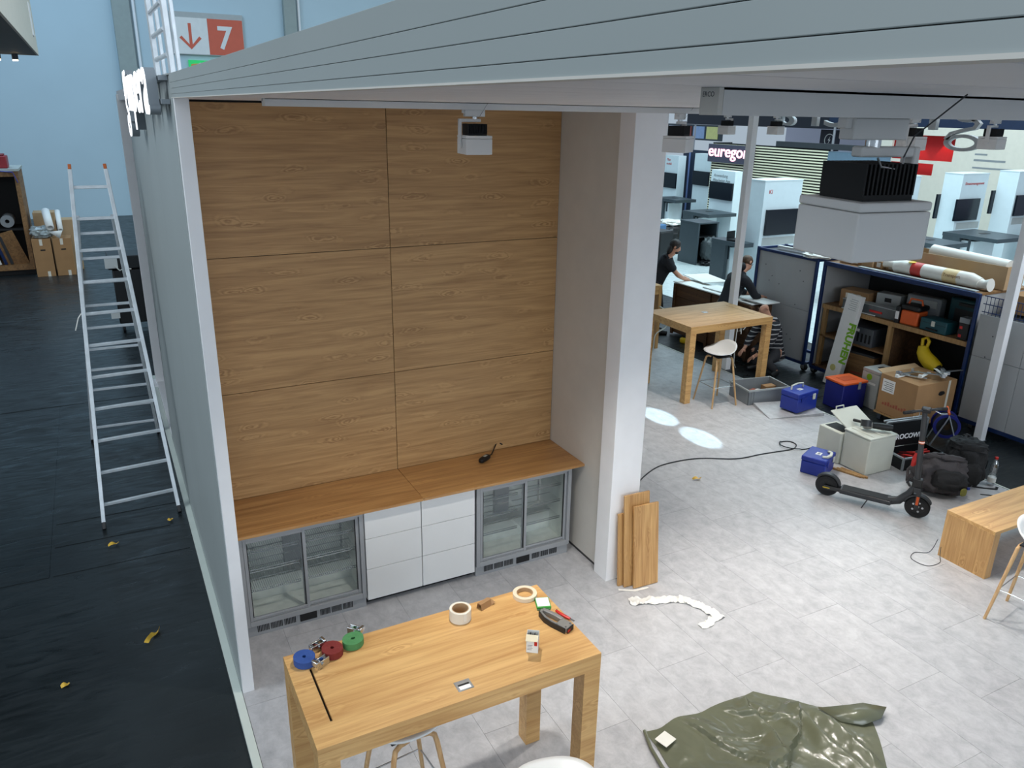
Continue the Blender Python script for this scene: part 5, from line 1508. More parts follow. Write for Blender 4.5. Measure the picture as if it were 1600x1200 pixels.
# things standing before the container
t = thing('long_white_carton', 'long white carton with green lettering leaning on the container', 'carton', (9.10, 1.86, H), 0)
from mathutils import Euler
lean = math.atan2(0.16, 1.38)
RM = Euler((0, lean, -0.0)).to_matrix().to_4x4() @ Matrix.Rotation(0.055, 4, 'X')
def rmo(o):
    o.matrix_local = RM @ o.matrix_local if False else RM
    return o
rmo(obj('carton_body', MB().box(-0.045, 0.045, -0.125, 0.125, 0.01, 1.40), PAPER, t, bevel=0.003))
T3 = Matrix(((0, 0, -1, -0.0462), (0, -1, 0, -0.055), (-1, 0, 0, 1.0), (0, 0, 0, 1)))
o = text('green_lettering', 'FRUHEN', LGREEN, 0.165, 0.0005, t, bold=0.008); o.matrix_local = RM @ T3
for k in range(6):
    rmo(obj('small_print', MB().box(-0.0465, -0.0455, -0.09, 0.03 + 0.02 * (k % 2), 1.33 - 0.03 * k, 1.336 - 0.03 * k), CRATEG, t))
rmo(obj('yellow_sticker', MB().cyl((-0.0468, 0.02, 0.28), (-0.0452, 0.02, 0.28), 0.05, n=20), mat('pale_yellow_print', (196, 190, 120), .6), t))
t = thing('blue_orange_bin', 'navy box with orange lid standing on the dark floor', 'box', (8.53, 1.15, H), -0.08)
obj('bin_body', MB().box(-0.21, 0.21, -0.17, 0.17, 0, 0.37), NAVY, t, bevel=0.012)
obj('orange_lid', MB().box(-0.22, 0.22, -0.18, 0.18, 0.372, 0.405), ORANGE, t, bevel=0.008)
obj('lid_recess', MB().box(-0.12, 0.12, -0.08, 0.08, 0.405, 0.409), mat('orange_dark', (184, 74, 26), .5), t)
obj('clasp', MB().box(0.04, 0.08, -0.192, -0.181, 0.30, 0.40), CRATEG, t)
t = thing('tall_grey_case', 'tall light grey case with green badge beside the orange lid', 'tool case', (8.98, 0.96, H), -0.08)
obj('case_body', MB().box(-0.19, 0.19, -0.15, 0.15, 0, 0.50), FESTG, t, bevel=0.008)
obj('case_lid', MB().box(-0.19, 0.19, -0.15, 0.15, 0.503, 0.55), FESTG, t, bevel=0.008)
obj('green_badge', MB().cyl((-0.193, 0.02, 0.44), (-0.19, 0.02, 0.44), 0.045, n=20), LGREEN, t)
obj('white_strip', MB().box(-0.193, -0.19, -0.10, 0.06, 0.34, 0.37), PAPER, t)
obj('lid_latch', MB().box(-0.04, 0.06, -0.06, 0.04, 0.55, 0.556), BLACK, t)
t = thing('tape_spool', 'white spool of tape standing on the lower container floor', 'roll', (9.42, 0.92, H + 0.15), 0)
obj('spool', MB().lathe([(0.05, -0.06), (0.16, -0.06), (0.16, 0.06), (0.05, 0.06)], 26, Matrix.Translation((0, 0, 0.165)) @ Matrix.Rotation(PI / 2, 4, 'Y'), closed=True), PAPER, t)
obj('spool_stand', MB().box(-0.06, 0.06, -0.1, 0.1, 0, 0.02), BLACK, t)
t = thing('big_brown_carton', 'big brown carton with white shipping label on a castor dolly', 'carton', (8.84, 0.30, H), -0.05)
obj('dolly', MB().box(-0.37, 0.37, -0.30, 0.30, 0.11, 0.135), PINE, t)
for x, y in ((-0.3, -0.24), (0.3, -0.24), (-0.3, 0.24), (0.3, 0.24)):
    castor(t, x, y, 0.0, 0.042)
obj('carton_body', MB().box(-0.36, 0.36, -0.285, 0.285, 0.136, 0.66), CARD, t, bevel=0.006)
obj('carton_flap', MB().obox((0.0, 0.30, 0.665), (0.70, 0.14, 0.006), (0.3, 0, 0)), CARDL, t)
lb = obj('shipping_label', MB().box(-0.3625, -0.36, 0.05, 0.24, 0.43, 0.60), PAPER, t)
for k in range(5):
    obj('label_print', MB().box(-0.3632, -0.3625, 0.07, 0.22 - 0.03 * (k % 2), 0.455 + 0.026 * k, 0.462 + 0.026 * k), DGREY, lb)
for k in range(9):
    obj('faded_print', MB().box(-0.3608, -0.36, 0.17 - 0.042 * k, 0.20 - 0.042 * k, 0.25, 0.28 + 0.012 * (k % 3)), BRICKC, t)
obj('tear', MB().blob((0.1, -0.287, 0.5), (0.06, 0.004, 0.03), 12, 6, 1.0, 0.3), BLACKM, t)
obj('tape_strip', MB().box(0.2, 0.24, -0.2865, -0.285, 0.136, 0.66), PTAPE, t)
rr_ = random.Random(3)
for k in range(9):
    x, y = 8.62 + 0.06 * k, 0.42 - 0.055 * k + rr_.uniform(-0.07, 0.07)
    a = rr_.uniform(-1.2, 1.2); ln = rr_.uniform(0.12, 0.2)
    tag(obj('metal_bracket', MB().box(-ln, ln, -0.022, 0.022, 0, 0.008).box(-ln, -ln + 0.03, -0.022, 0.022, 0.008, 0.04), ALU if k % 3 else PAPER, bevel=0.002, loc=(x, y, H + 0.665 + 0.0125 * k), rot=(rr_.uniform(-0.1, 0.1), rr_.uniform(-0.08, 0.08), a)),
        'grey metal bracket in the heap on the big brown carton', 'bracket', 'metal brackets on the big carton')
tag(obj('black_board', MB().box(-0.012, 0.012, -0.26, 0.26, 0, 0.55), BLACK, loc=(9.245, 0.40, H + 0.001), rot=(0.0, 0.0, 0.0)), 'thin black board standing behind the big brown carton', 'board')
t = thing('yellow_dust_hood', 'bent yellow plastic funnel hanging above the big brown carton', 'funnel', (9.42, 0.60, H + 0.05), 0.0)
obj('funnel_body', MB().tube([(0.0, 0.12, 0.84), (0, 0.10, 0.76), (-0.01, 0.05, 0.70), (-0.02, -0.05, 0.64), (-0.02, -0.16, 0.59)], [0.06, 0.085, 0.095, 0.105, 0.085], 16), YELB, t)
obj('funnel_handle', MB().tube([(0.0, 0.13, 0.84), (0.0, 0.14, 0.93), (0.0, 0.08, 0.97), (0.0, 0.04, 0.92), (0.0, 0.06, 0.84)], 0.022, 10), YELB, t)
obj('dark_outlet', MB().tube([(-0.02, -0.15, 0.595), (-0.02, -0.22, 0.55)], [0.065, 0.06], 14), BLACK, t)
obj('support_pole', MB().cyl((0.02, 0.03, 0.0), (0.0, 0.03, 0.62), 0.02, n=10), BLACK, t)

# boarded container on the right
t = thing('closed_container', 'grey boarded container with blue wire top right of the white column', 'container', (X0, -1.9, H))
W2 = 1.86
for ya, yb in ((0.0, 0.60), (0.604, 1.24), (1.244, W2)):
    for za, zb in ((0.14, 0.985), (0.99, 1.53)):
        obj('side_board', MB().box(0, 0.025, ya, yb, za, zb), GREYB, t, bevel=0.002)
obj('core', MB().box(0.03, 1.0, 0.01, W2 - 0.01, 0.14, 1.50), DGREY, t)
q = MB()
for k in range(38):
    q.cyl((0.02, 0.02 + k * 0.0488, 1.53), (0.02, 0.02 + k * 0.0488, 1.76), 0.004, n=5)
for z in (1.56, 1.66, 1.76):
    q.cyl((0.02, 0, z), (0.02, W2, z), 0.006, n=6)
obj('wire_grid', q, BLUEF, t)
obj('blue_base', MB().box(-0.01, 1.0, 0, W2, 0.09, 0.14), BLUEF, t)
for x in (0.08, 0.9):
    for y in (0.15, W2 - 0.15):
        castor(t, x, y, 0.0, 0.045)
for k in range(8):
    y_ = 0.1 + rr_.random() * 1.6; z_ = 0.2 + rr_.random() * 1.2
    obj('screw_hole', MB().cyl((-0.002, y_, z_), (0.001, y_, z_), 0.009, n=8), DGREY, t)

# load on top of the open container
CTZ = CT + 0.006
for k in range(5):
    w_ = (0.18, 0.20, 0.22, 0.16, 0.2)[k]
    tt = thing('small_carton', ('small brown carton on the container top nearest the grey trolley', 'second small carton on the container top, white label on its side', 'third small carton in the row on the container top', 'fourth small carton on the container top, white end label', 'fifth small carton touching the white packed roll')[k], 'carton', (9.58 + 0.03 * k, 2.26 - 0.19 * k, CTZ), 0.2 - 0.1 * k, 'small cartons on the container top')
    obj('carton_body', MB().box(-0.16, 0.16, -w_ / 2 + 0.012, w_ / 2 - 0.012, 0, 0.10 + 0.02 * (k % 3)), CARD if k % 2 else CARDL, tt, bevel=0.003)
    if k in (1, 3, 4):
        obj('side_label', MB().box(-0.162, -0.16, -0.04, 0.03, 0.02, 0.085), PAPER, tt)
t = thing('packed_roll', 'long white plastic packed roll with red and yellow stickers', 'packed roll', (9.52, 0.80, CTZ), 0)
obj('roll_body', MB().tube([(0.0, 0.62, 0.075), (0, 0.5, 0.095), (0, -0.5, 0.095), (0, -0.62, 0.075)], [0.085, 0.095, 0.095, 0.075], 18), FILM, t)
obj('roll_end', MB().tube([(0.0, 0.60, 0.08), (0.0, 0.70, 0.10), (0.0, 0.78, 0.12)], [0.06, 0.055, 0.085], 14), FILM, t)
obj('roll_end', MB().tube([(0.0, -0.60, 0.075), (0.0, -0.68, 0.07), (0.0, -0.76, 0.08)], [0.072, 0.058, 0.085], 14), FILM, t)
obj('red_sticker', MB().tube([(0, 0.34, 0.095), (0, 0.18, 0.095)], 0.0955, 18, caps=False), mat('red_sticker', (196, 62, 56), .5), t)
obj('tape_band', MB().tube([(0, -0.14, 0.095), (0, -0.34, 0.095)], 0.0955, 18, caps=False), mat('cream_band', (224, 200, 150), .5), t)
text('band_print', 'Transport', mat('brown_print', (110, 70, 40), .6), 0.06, 0.0004, t, (-0.0965, -0.155, 0.10), (PI / 2, 0, -PI / 2))
obj('yellow_sticker', MB().blob((-0.03, 0.36, 0.185), (0.06, 0.05, 0.010), 14, 8, 0.9), YELB, t)
t = thing('long_open_carton', 'long open brown carton on the container behind the packed roll', 'carton', (9.92, 0.85, CTZ), 0.02)
for nm, b in (('front_side', (-0.20, -0.19, -0.85, 0.80, 0, 0.30)), ('rear_side', (0.19, 0.20, -0.85, 0.80, 0, 0.30)), ('end_side', (-0.19, 0.19, -0.85, -0.84, 0, 0.30)), ('end_side', (-0.19, 0.19, 0.79, 0.80, 0, 0.30)), ('base', (-0.19, 0.19, -0.84, 0.79, 0, 0.01))):
    obj(nm, MB().box(*b), CARDL, t)
tag(obj('white_roll', MB().tube([(9.95, 1.2, CTZ + 0.30), (9.95, 0.1, CTZ + 0.26)], 0.10, 16), FILM), 'white roll lying in the long open carton', 'roll')
tag(obj('edge_plank', MB().box(-0.04, 0.04, -1.05, 0.75, 0, 0.012), FESTG, loc=(9.36, 1.15, CTZ), rot=(0, 0, 0)), 'thin pale plank lying along the front edge of the container top', 'plank')
bxo('flat_carton', 'flat brown carton on the container next to the blue wire top', 'carton', (9.95, -0.35, H + 1.53), (0.5, 0.5, 0.24), CARD, 0.1, 0.004, None, (('top_flap', (-0.24, 0.24, -0.24, 0.0, 0.241, 0.246), CARDL),))

# brown crate where the two men work, white boards on top
t = thing('brown_crate', 'long dark brown wooden crate where two men work', 'crate', (8.70, 3.25, H))
for k in range(4):
    obj('crate_board', MB().box(0, 0.03, 0, 2.0, 0.05 + 0.225 * k, 0.27 + 0.225 * k), PLYD, t, bevel=0.003)
obj('crate_core', MB().box(0.03, 0.45, 0.02, 1.98, 0.05, 0.93), PLYD, t)
for y in (0.03, 1.0, 1.93):
    obj('crate_batten', MB().box(-0.03, 0, y - 0.03, y + 0.03, 0.02, 0.94), PLYD, t, bevel=0.003)
obj('paper_note', MB().box(-0.034, -0.031, 0.72, 0.96, 0.56, 0.80), PAPER, t)
for k, (ya, yb, dx, w_) in enumerate(((0.05, 2.0, 0.02, 0.42), (0.35, 1.95, -0.03, 0.30), (-0.15, 1.3, 0.10, 0.34))):
    tag(obj('white_board', MB().box(dx, dx + w_, ya, yb, 0, 0.018), PAPER, bevel=0.002, loc=(8.70, 3.25, H + 0.951 + 0.02 * k), rot=(0, 0, 0.012 * k)),
        ('lowest white board stacked on the brown crate', 'middle white board stacked on the brown crate', 'topmost white board on the brown crate, next to the hooded man')[k], 'board', 'white boards on the brown crate')
tag(obj('glass_pane_sheet', MB().box(0, 0.5, 0, 0.75, 0, 0.01), PAPER, loc=(8.95, 4.75, H + 1.015), rot=(0, 0, -0.2)), 'white sheet jutting over the back of the brown crate', 'board')

# things under the far table
bxo('yellow_cutter', 'flat yellow tool on the dark floor under the far table', 'tool', (8.55, 4.62, H), (0.2, 0.14, 0.10), YELB, 0.4, 0.03, None, (('grip', (-0.05, 0.05, -0.03, 0.03, 0.101, 0.13), BLACK),))
t = thing('cable_tangle', 'tangle of white cables at the foot of the white column', 'cables', (8.28, 3.05, H))
for k in range(5):
    pts = [(0.08 * math.cos(a + k) + 0.03 * k - 0.05, 0.08 * math.sin(a * 1.3 + k), 0.75 - 0.02 * k + 0.12 * math.sin(a)) for a in [0.5 * j for j in range(9)]]
    obj('cable_loop', MB().tube(pts, 0.007, 6), FILM, t)
obj('hanging_end', MB().tube([(-0.05, 0, 0.7), (-0.04, 0.02, 0.4), (-0.02, 0.02, 0.1), (0.06, 0.05, 0.008)], 0.008, 6), FILM, t)


# ================================================================== PEOPLE
def skin_mesh(name, nodes, edges, material, parent, sub=2):
    """nodes: {key: (pos, rx, ry)}; first key is the root"""
    keys = list(nodes)
    me = bpy.data.meshes.new(name)
    me.from_pydata([nodes[k][0] for k in keys], [(keys.index(a), keys.index(b)) for a, b in edges], [])
    o = bpy.data.objects.new(name, me); COL.objects.link(o); o.parent = parent
    sk = o.modifiers.new('skin', 'SKIN')
    sk.use_smooth_shade = True
    lay = me.skin_vertices[0].data
    for i, k in enumerate(keys):
        r = nodes[k][1]
        lay[i].radius = (r, nodes[k][2] if len(nodes[k]) > 2 else r)
        lay[i].use_root = (i == 0)
    ss = o.modifiers.new('sub', 'SUBSURF'); ss.levels = sub; ss.render_levels = sub
    me.materials.append(material)
    return o


def hand_nodes(nd, ed, pre, wrist, d, n, curl=0.6):
    """palm and five fingers; d: direction of the fingers, n: back of the hand"""
    d = Vector(d).normalized(); n = Vector(n).normalized(); s = d.cross(n).normalized()
    w = Vector(wrist)
    nd[pre + 'palm'] = (tuple(w + d * 0.06), 0.034, 0.020); ed.append((pre + 'wrist', pre + 'palm'))
    for k, (off, ln) in enumerate(((-0.030, 0.065), (-0.010, 0.078), (0.010, 0.074), (0.030, 0.058))):
        b = w + d * 0.095 + s * off
        m_ = b + d * ln * 0.5 - n * ln * 0.25 * curl
        e_ = m_ + d * ln * 0.35 - n * ln * 0.5 * curl
        nd[pre + 'f%da' % k] = (tuple(b), 0.0095); nd[pre + 'f%db' % k] = (tuple(m_), 0.009); nd[pre + 'f%dc' % k] = (tuple(e_), 0.0075)
        ed += [(pre + 'palm', pre + 'f%da' % k), (pre + 'f%da' % k, pre + 'f%db' % k), (pre + 'f%db' % k, pre + 'f%dc' % k)]
    b = w + d * 0.035 - s * 0.040
    m_ = b + d * 0.035 - s * 0.022 - n * 0.01
    nd[pre + 'ta'] = (tuple(b), 0.011); nd[pre + 'tb'] = (tuple(m_), 0.0095)
    ed += [(pre + 'palm', pre + 'ta'), (pre + 'ta', pre + 'tb')]


def person(label, loc, J, face, long_sleeve, top_m, leg_m, hair_m, hair, beard=False, hood=False, stripes=None):
    t = thing('person', label, 'person', loc)
    V = {k: Vector(v) for k, v in J.items()}
    f = Vector(face).normalized()
    upv = (V['headtop'] - V['neck']).normalized()
    r = f.cross(upv).normalized(); f = upv.cross(r).normalized()
    hc = V['neck'].lerp(V['headtop'], 0.60)
    nd = {}; ed = []
    nd['pelvis'] = (V['pelvis'], 0.085, 0.085); nd['spine'] = (V['pelvis'].lerp(V['chest'], 0.5), 0.08, 0.08); nd['chest'] = (V['chest'], 0.085, 0.085)
    nd['neck'] = (V['neck'], 0.052); nd['jaw'] = (V['neck'].lerp(V['headtop'], 0.30) + f * 0.022, 0.062, 0.068)
    nd['head'] = (hc + f * 0.008, 0.074, 0.090); nd['crown'] = (V['neck'].lerp(V['headtop'], 0.84), 0.066, 0.082)
    nd['nose'] = (hc - upv * 0.018 + f * 0.100, 0.013); nd['nosetip'] = (hc - upv * 0.035 + f * 0.112, 0.012)
    ed += [('pelvis', 'spine'), ('spine', 'chest'), ('chest', 'neck'), ('neck', 'jaw'), ('jaw', 'head'), ('head', 'crown'), ('head', 'nose'), ('nose', 'nosetip')]
    for s in 'LR':
        nd[s + 'sh'] = (V[s + 'sh'], 0.052); nd[s + 'el'] = (V[s + 'el'], 0.043); nd[s + 'wrist'] = (V[s + 'wr'], 0.028)
        nd[s + 'fore'] = (V[s + 'el'].lerp(V[s + 'wr'], 0.3), 0.044)
        nd[s + 'hip'] = (V[s + 'hip'], 0.095); nd[s + 'knee'] = (V[s + 'knee'], 0.06); nd[s + 'calf'] = (V[s + 'knee'].lerp(V[s + 'ank'], 0.3), 0.058); nd[s + 'ank'] = (V[s + 'ank'], 0.04)
        nd[s + 'toe'] = (V[s + 'toe'], 0.04, 0.03)
        ed += [('chest', s + 'sh'), (s + 'sh', s + 'el'), (s + 'el', s + 'fore'), (s + 'fore', s + 'wrist'), ('pelvis', s + 'hip'), (s + 'hip', s + 'knee'), (s + 'knee', s + 'calf'), (s + 'calf', s + 'ank'), (s + 'ank', s + 'toe')]
        d = (V[s + 'wr'] - V[s + 'el']).normalized()
        if s + 'hd' in V: d = V[s + 'hd'].normalized()
        hand_nodes(nd, ed, s, V[s + 'wr'], d, upv.cross(d).cross(d) * -1 if abs(d.dot(upv)) < 0.95 else f)
    body = skin_mesh('body', nd, ed, SKIN, t)
    # clothes
    g = 0.016
    cn = {}; ce = []
    for k in ('pelvis', 'spine', 'chest'):
        q = nd[k]; cn[k] = (q[0], 0.160, 0.150)
    cn['hem'] = (V['pelvis'] - (V['chest'] - V['pelvis']).normalized() * 0.16, 0.165, 0.155)
    cn['collar'] = (V['chest'].lerp(V['neck'], 0.92), 0.080)
    ce += [('pelvis', 'hem'), ('pelvis', 'spine'), ('spine', 'chest'), ('chest', 'collar')]
    for s in 'LR':
        cn[s + 'sh'] = (V[s + 'sh'], 0.062 + g + 0.006)
        cn[s + 'shm'] = (V['chest'].lerp(V[s + 'sh'], 0.55), 0.115)
        ce += [('chest', s + 'shm'), (s + 'shm', s + 'sh')]
        if long_sleeve:
            cn[s + 'el'] = (V[s + 'el'], 0.043 + g + 0.008); cn[s + 'wr'] = (V[s + 'el'].lerp(V[s + 'wr'], 0.88), 0.034 + g)
            ce += [(s + 'sh', s + 'el'), (s + 'el', s + 'wr')]
        else:
            cn[s + 'sl'] = (V[s + 'sh'].lerp(V[s + 'el'], 0.72), 0.048 + g + 0.010); ce.append((s + 'sh', s + 'sl'))
    skin_mesh('top_garment', cn, ce, top_m, t)
    tn = {'pelvis': (V['pelvis'] - Vector((0, 0, 0.02)), 0.15, 0.115), 'waist': (V['pelvis'] + (V['chest'] - V['pelvis']).normalized() * 0.12, 0.14, 0.105)}; te = [('pelvis', 'waist')]
    for s in 'LR':
        for k, rr in (('hip', 0.095), ('knee', 0.06), ('ank', 0.04)):
            tn[s + k] = (V[s + k], rr + g + 0.006)
        te += [('pelvis', s + 'hip'), (s + 'hip', s + 'knee'), (s + 'knee', s + 'ank')]
    skin_mesh('trousers', tn, te, leg_m, t)
    for s in 'LR':
        a, b = V[s + 'ank'], V[s + 'toe']
        sh = MB().tube([a - (b - a) * 0.35 + Vector((0, 0, -0.03)), a + Vector((0, 0, -0.025)), a.lerp(b, 0.6) + Vector((0, 0, -0.008)), b + (b - a) * 0.25], [0.045, 0.052, 0.05, 0.036], 14)
        sh.v = [(p[0], p[1], max(p[2], 0.003)) for p in sh.v]
        obj('shoe', sh, BLACK, t, smooth=70)
    # face details and hair
    B3 = Matrix((r, f, upv)).transposed().to_4x4(); B3.translation = hc
    for sx in (-1, 1):
        obj('eye', MB().blob((sx * 0.030, 0.084, 0.010), (0.010, 0.006, 0.005), 10, 8, 1, M=B3), BLACK, t)
        obj('eyebrow', MB().blob((sx * 0.031, 0.086, 0.026), (0.017, 0.005, 0.004), 10, 6, 1, M=B3), hair_m, t)
        obj('ear', MB().blob((sx * 0.086, -0.005, -0.002), (0.010, 0.020, 0.030), 10, 8, 1, M=B3), SKIN, t)
    obj('mouth', MB().blob((0, 0.093, -0.062), (0.024, 0.006, 0.006), 10, 6, 1, M=B3), mat('lips', (150, 86, 80), .5), t)
    if beard:
        obj('beard', MB().blob((0, 0.060, -0.082), (0.056, 0.044, 0.034), 16, 10, 0.9, 0.12, 5, M=B3), hair_m, t, smooth=80)
        obj('moustache', MB().blob((0, 0.097, -0.048), (0.034, 0.010, 0.009), 12, 8, 0.9, M=B3), hair_m, t)
    if hair == 'long':
        h = MB().blob((0, -0.020, 0.035), (0.094, 0.100, 0.095), 26, 16, 0.95, 0.08, 4, 1, B3)
        h.blob((0, -0.060, -0.075), (0.080, 0.052, 0.10), 22, 14, 0.9, 0.12, 4, 2, B3)
        obj('hair', h, hair_m, t, smooth=80)
    elif hair == 'short':
        obj('hair', MB().blob((0, -0.022, 0.030), (0.091, 0.092, 0.088), 26, 16, 0.95, 0.06, 6, 1, B3), hair_m, t, smooth=80)
    if hood:
        hd = MB().blob((0, -0.085, -0.15), (0.12, 0.075, 0.07), 24, 12, 0.9, 0.12, 3, 3, B3)
        obj('hood', hd, top_m, t, smooth=80)
    return t


# man in a black T-shirt, bent over the crate, seen from his right front
person('man with long dark hair in a black T-shirt bending over the brown crate', (8.42, 5.42, H),
       dict(pelvis=(0.0, 0.0, 0.95), chest=(0.13, -0.09, 1.33), neck=(0.20, -0.13, 1.46), headtop=(0.28, -0.19, 1.70),
            Lsh=(0.27, 0.04, 1.37), Lel=(0.38, -0.02, 1.12), Lwr=(0.50, -0.14, 1.02), Lhd=(0.9, -0.4, -0.15),
            Rsh=(0.05, -0.24, 1.35), Rel=(0.22, -0.33, 1.12), Rwr=(0.42, -0.30, 1.02), Rhd=(0.9, 0.0, -0.15),
            Lhip=(0.05, 0.09, 0.88), Rhip=(-0.05, -0.09, 0.88), Lknee=(0.10, 0.12, 0.48), Rknee=(0.02, -0.14, 0.48), Lank=(0.05, 0.12, 0.075), Rank=(-0.03, -0.13, 0.075),
            Ltoe=(0.20, 0.05, 0.04), Rtoe=(0.12, -0.22, 0.04)),
       (0.72, -0.55, -0.35), False, SHIRTD, DTROU, HAIRD, 'long', beard=True)
# man in a dark hooded jacket beside the white column
person('man in a dark hooded jacket leaning over the boards beside the white column', (8.47, 3.60, H),
       dict(pelvis=(0.0, 0.0, 0.95), chest=(0.24, 0.08, 1.30), neck=(0.38, 0.12, 1.42), headtop=(0.58, 0.18, 1.63),
            Lsh=(0.26, 0.26, 1.32), Lel=(0.46, 0.22, 1.08), Lwr=(0.58, 0.14, 1.03), Lhd=(0.9, -0.3, -0.1),
            Rsh=(0.30, -0.10, 1.30), Rel=(0.45, -0.16, 1.05), Rwr=(0.60, -0.12, 1.03), Rhd=(0.95, 0.1, -0.1),
            Lhip=(-0.02, 0.10, 0.88), Rhip=(0.0, -0.10, 0.88), Lknee=(0.05, 0.11, 0.48), Rknee=(0.06, -0.12, 0.48), Lank=(0.0, 0.12, 0.075), Rank=(0.0, -0.13, 0.075),
            Ltoe=(0.16, 0.12, 0.04), Rtoe=(0.16, -0.14, 0.04)),
       (0.80, -0.20, -0.60), True, SHIRTD, TAN, HAIRB, 'short', hood=True)


def striped(name):
    m = bpy.data.materials.new(name)
    N, L, B = nt(m)
    tc = N.new('ShaderNodeTexCoord')
    sp_ = N.new('ShaderNodeSeparateXYZ'); L.new(tc.outputs['Object'], sp_.inputs[0])
    nz = N.new('ShaderNodeTexNoise'); nz.inputs['Scale'].default_value = 6; L.new(tc.outputs['Object'], nz.inputs['Vector'])
    ad = N.new('ShaderNodeMath'); ad.operation = 'MULTIPLY_ADD'; ad.inputs[1].default_value = 0.04
    L.new(nz.outputs[0], ad.inputs[0]); L.new(sp_.outputs['Z'], ad.inputs[2])
    mu = N.new('ShaderNodeMath'); mu.operation = 'MULTIPLY'; mu.inputs[1].default_value = 95; L.new(ad.outputs[0], mu.inputs[0])
    si = N.new('ShaderNodeMath'); si.operation = 'SINE'; L.new(mu.outputs[0], si.inputs[0])
    rp = N.new('ShaderNodeValToRGB'); rp.color_ramp.elements[0].position = 0.70; rp.color_ramp.elements[1].position = 0.80
    rp.color_ramp.elements[0].color = lin((24, 25, 32)); rp.color_ramp.elements[1].color = lin((168, 166, 166))
    L.new(si.outputs[0], rp.inputs[0]); L.new(rp.outputs[0], B.inputs['Base Color'])
    B.inputs['Roughness'].default_value = 0.85
    return m


# person crouching in a striped sweater behind the far table
person('crouching person in a dark striped sweater behind the far oak table', (8.76, 2.82, H),
       dict(pelvis=(0.10, 0.0, 0.32), chest=(-0.02, 0.04, 0.74), neck=(-0.07, 0.07, 0.88), headtop=(-0.17, 0.12, 1.10),
            Lsh=(-0.08, -0.14, 0.76), Lel=(-0.22, -0.18, 0.50), Lwr=(-0.36, -0.06, 0.30), Lhd=(-0.7, 0.4, -0.5),
            Rsh=(0.0, 0.24, 0.76), Rel=(-0.16, 0.28, 0.52), Rwr=(-0.34, 0.22, 0.34), Rhd=(-0.8, -0.1, -0.5),
            Lhip=(0.07, -0.11, 0.28), Rhip=(0.09, 0.12, 0.28), Lknee=(-0.26, -0.20, 0.22), Rknee=(-0.24, 0.12, 0.34), Lank=(-0.10, -0.26, 0.07), Rank=(-0.16, 0.10, 0.07),
            Ltoe=(-0.24, -0.32, 0.04), Rtoe=(-0.30, 0.12, 0.04)),
       (-0.75, 0.30, -0.60), True, striped('striped_knit'), DTROU, mat('stubble', (150, 116, 96), .7), 'none')


# ================================================================== THE NEIGHBOURING STAND
NZ = H + 0.012
def tower(label, x0, x1, yf, z, scr=None, words=None, dep=0.55, tsize=0.10):
    """white display tower facing the camera side (-Y) with a screen and a niche below"""
    t = thing('display_tower', label, 'display tower', (x0, yf, NZ), 0, 'white display towers of the neighbouring stand')
    w = x1 - x0
    obj('tower_body', MB().box(0, w, 0, dep, 0, z), TOWERW, t, bevel=0.004)
    obj('tower_cap', MB().box(-0.01, w + 0.01, -0.01, dep, z, z + 0.02), TOWERW, t)
    sx0, sx1, za, zb = scr
    obj('screen', MB().box(sx0 - x0, sx1 - x0, -0.06, -0.002, za, zb), SCREEN, t, bevel=0.004)
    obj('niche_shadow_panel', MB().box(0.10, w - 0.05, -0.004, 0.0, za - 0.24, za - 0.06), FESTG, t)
    obj('rear_screen', MB().box(-0.12, 0.3, dep + 0.002, dep + 0.06, za, zb + 0.08), SCREEN, t, bevel=0.004)
    if words:
        text('lettering', words, RED, tsize, 0.002, t, (0.14, -0.004, z - 0.28), (PI / 2, 0, 0))
    return t


def desk(label, x0, x1, y0, y1, z=1.0, leg='L'):
    t = thing('slate_desk', label, 'desk', (x0, y0, NZ), 0, 'slate desks of the neighbouring stand')
    w, d = x1 - x0, y1 - y0
    obj('desk_top', MB().box(0, w, 0, d, z - 0.10, z), DESKG, t, bevel=0.004)
    obj('side_leg', MB().box(0, 0.10, d - 0.5, d - 0.02, 0, z - 0.1), DESKG, t, bevel=0.004)
    obj('brace', MB().prism([(0, 0), (0.7, 0), (0, -0.35)], 0, 0.06, Matrix.Translation((0.12, d * 0.55, z - 0.1)) @ Matrix.Rotation(PI / 2, 4, 'X')), DESKG, t)
    obj('white_base', MB().box(0.14, w * 0.75, d * 0.45, d - 0.02, 0.0, z - 0.16), TOWERW, t, bevel=0.004)
    obj('cable_lid', MB().box(w * 0.45, w * 0.65, d * 0.5, d * 0.6, z, z + 0.006), BLACK, t)
    return t


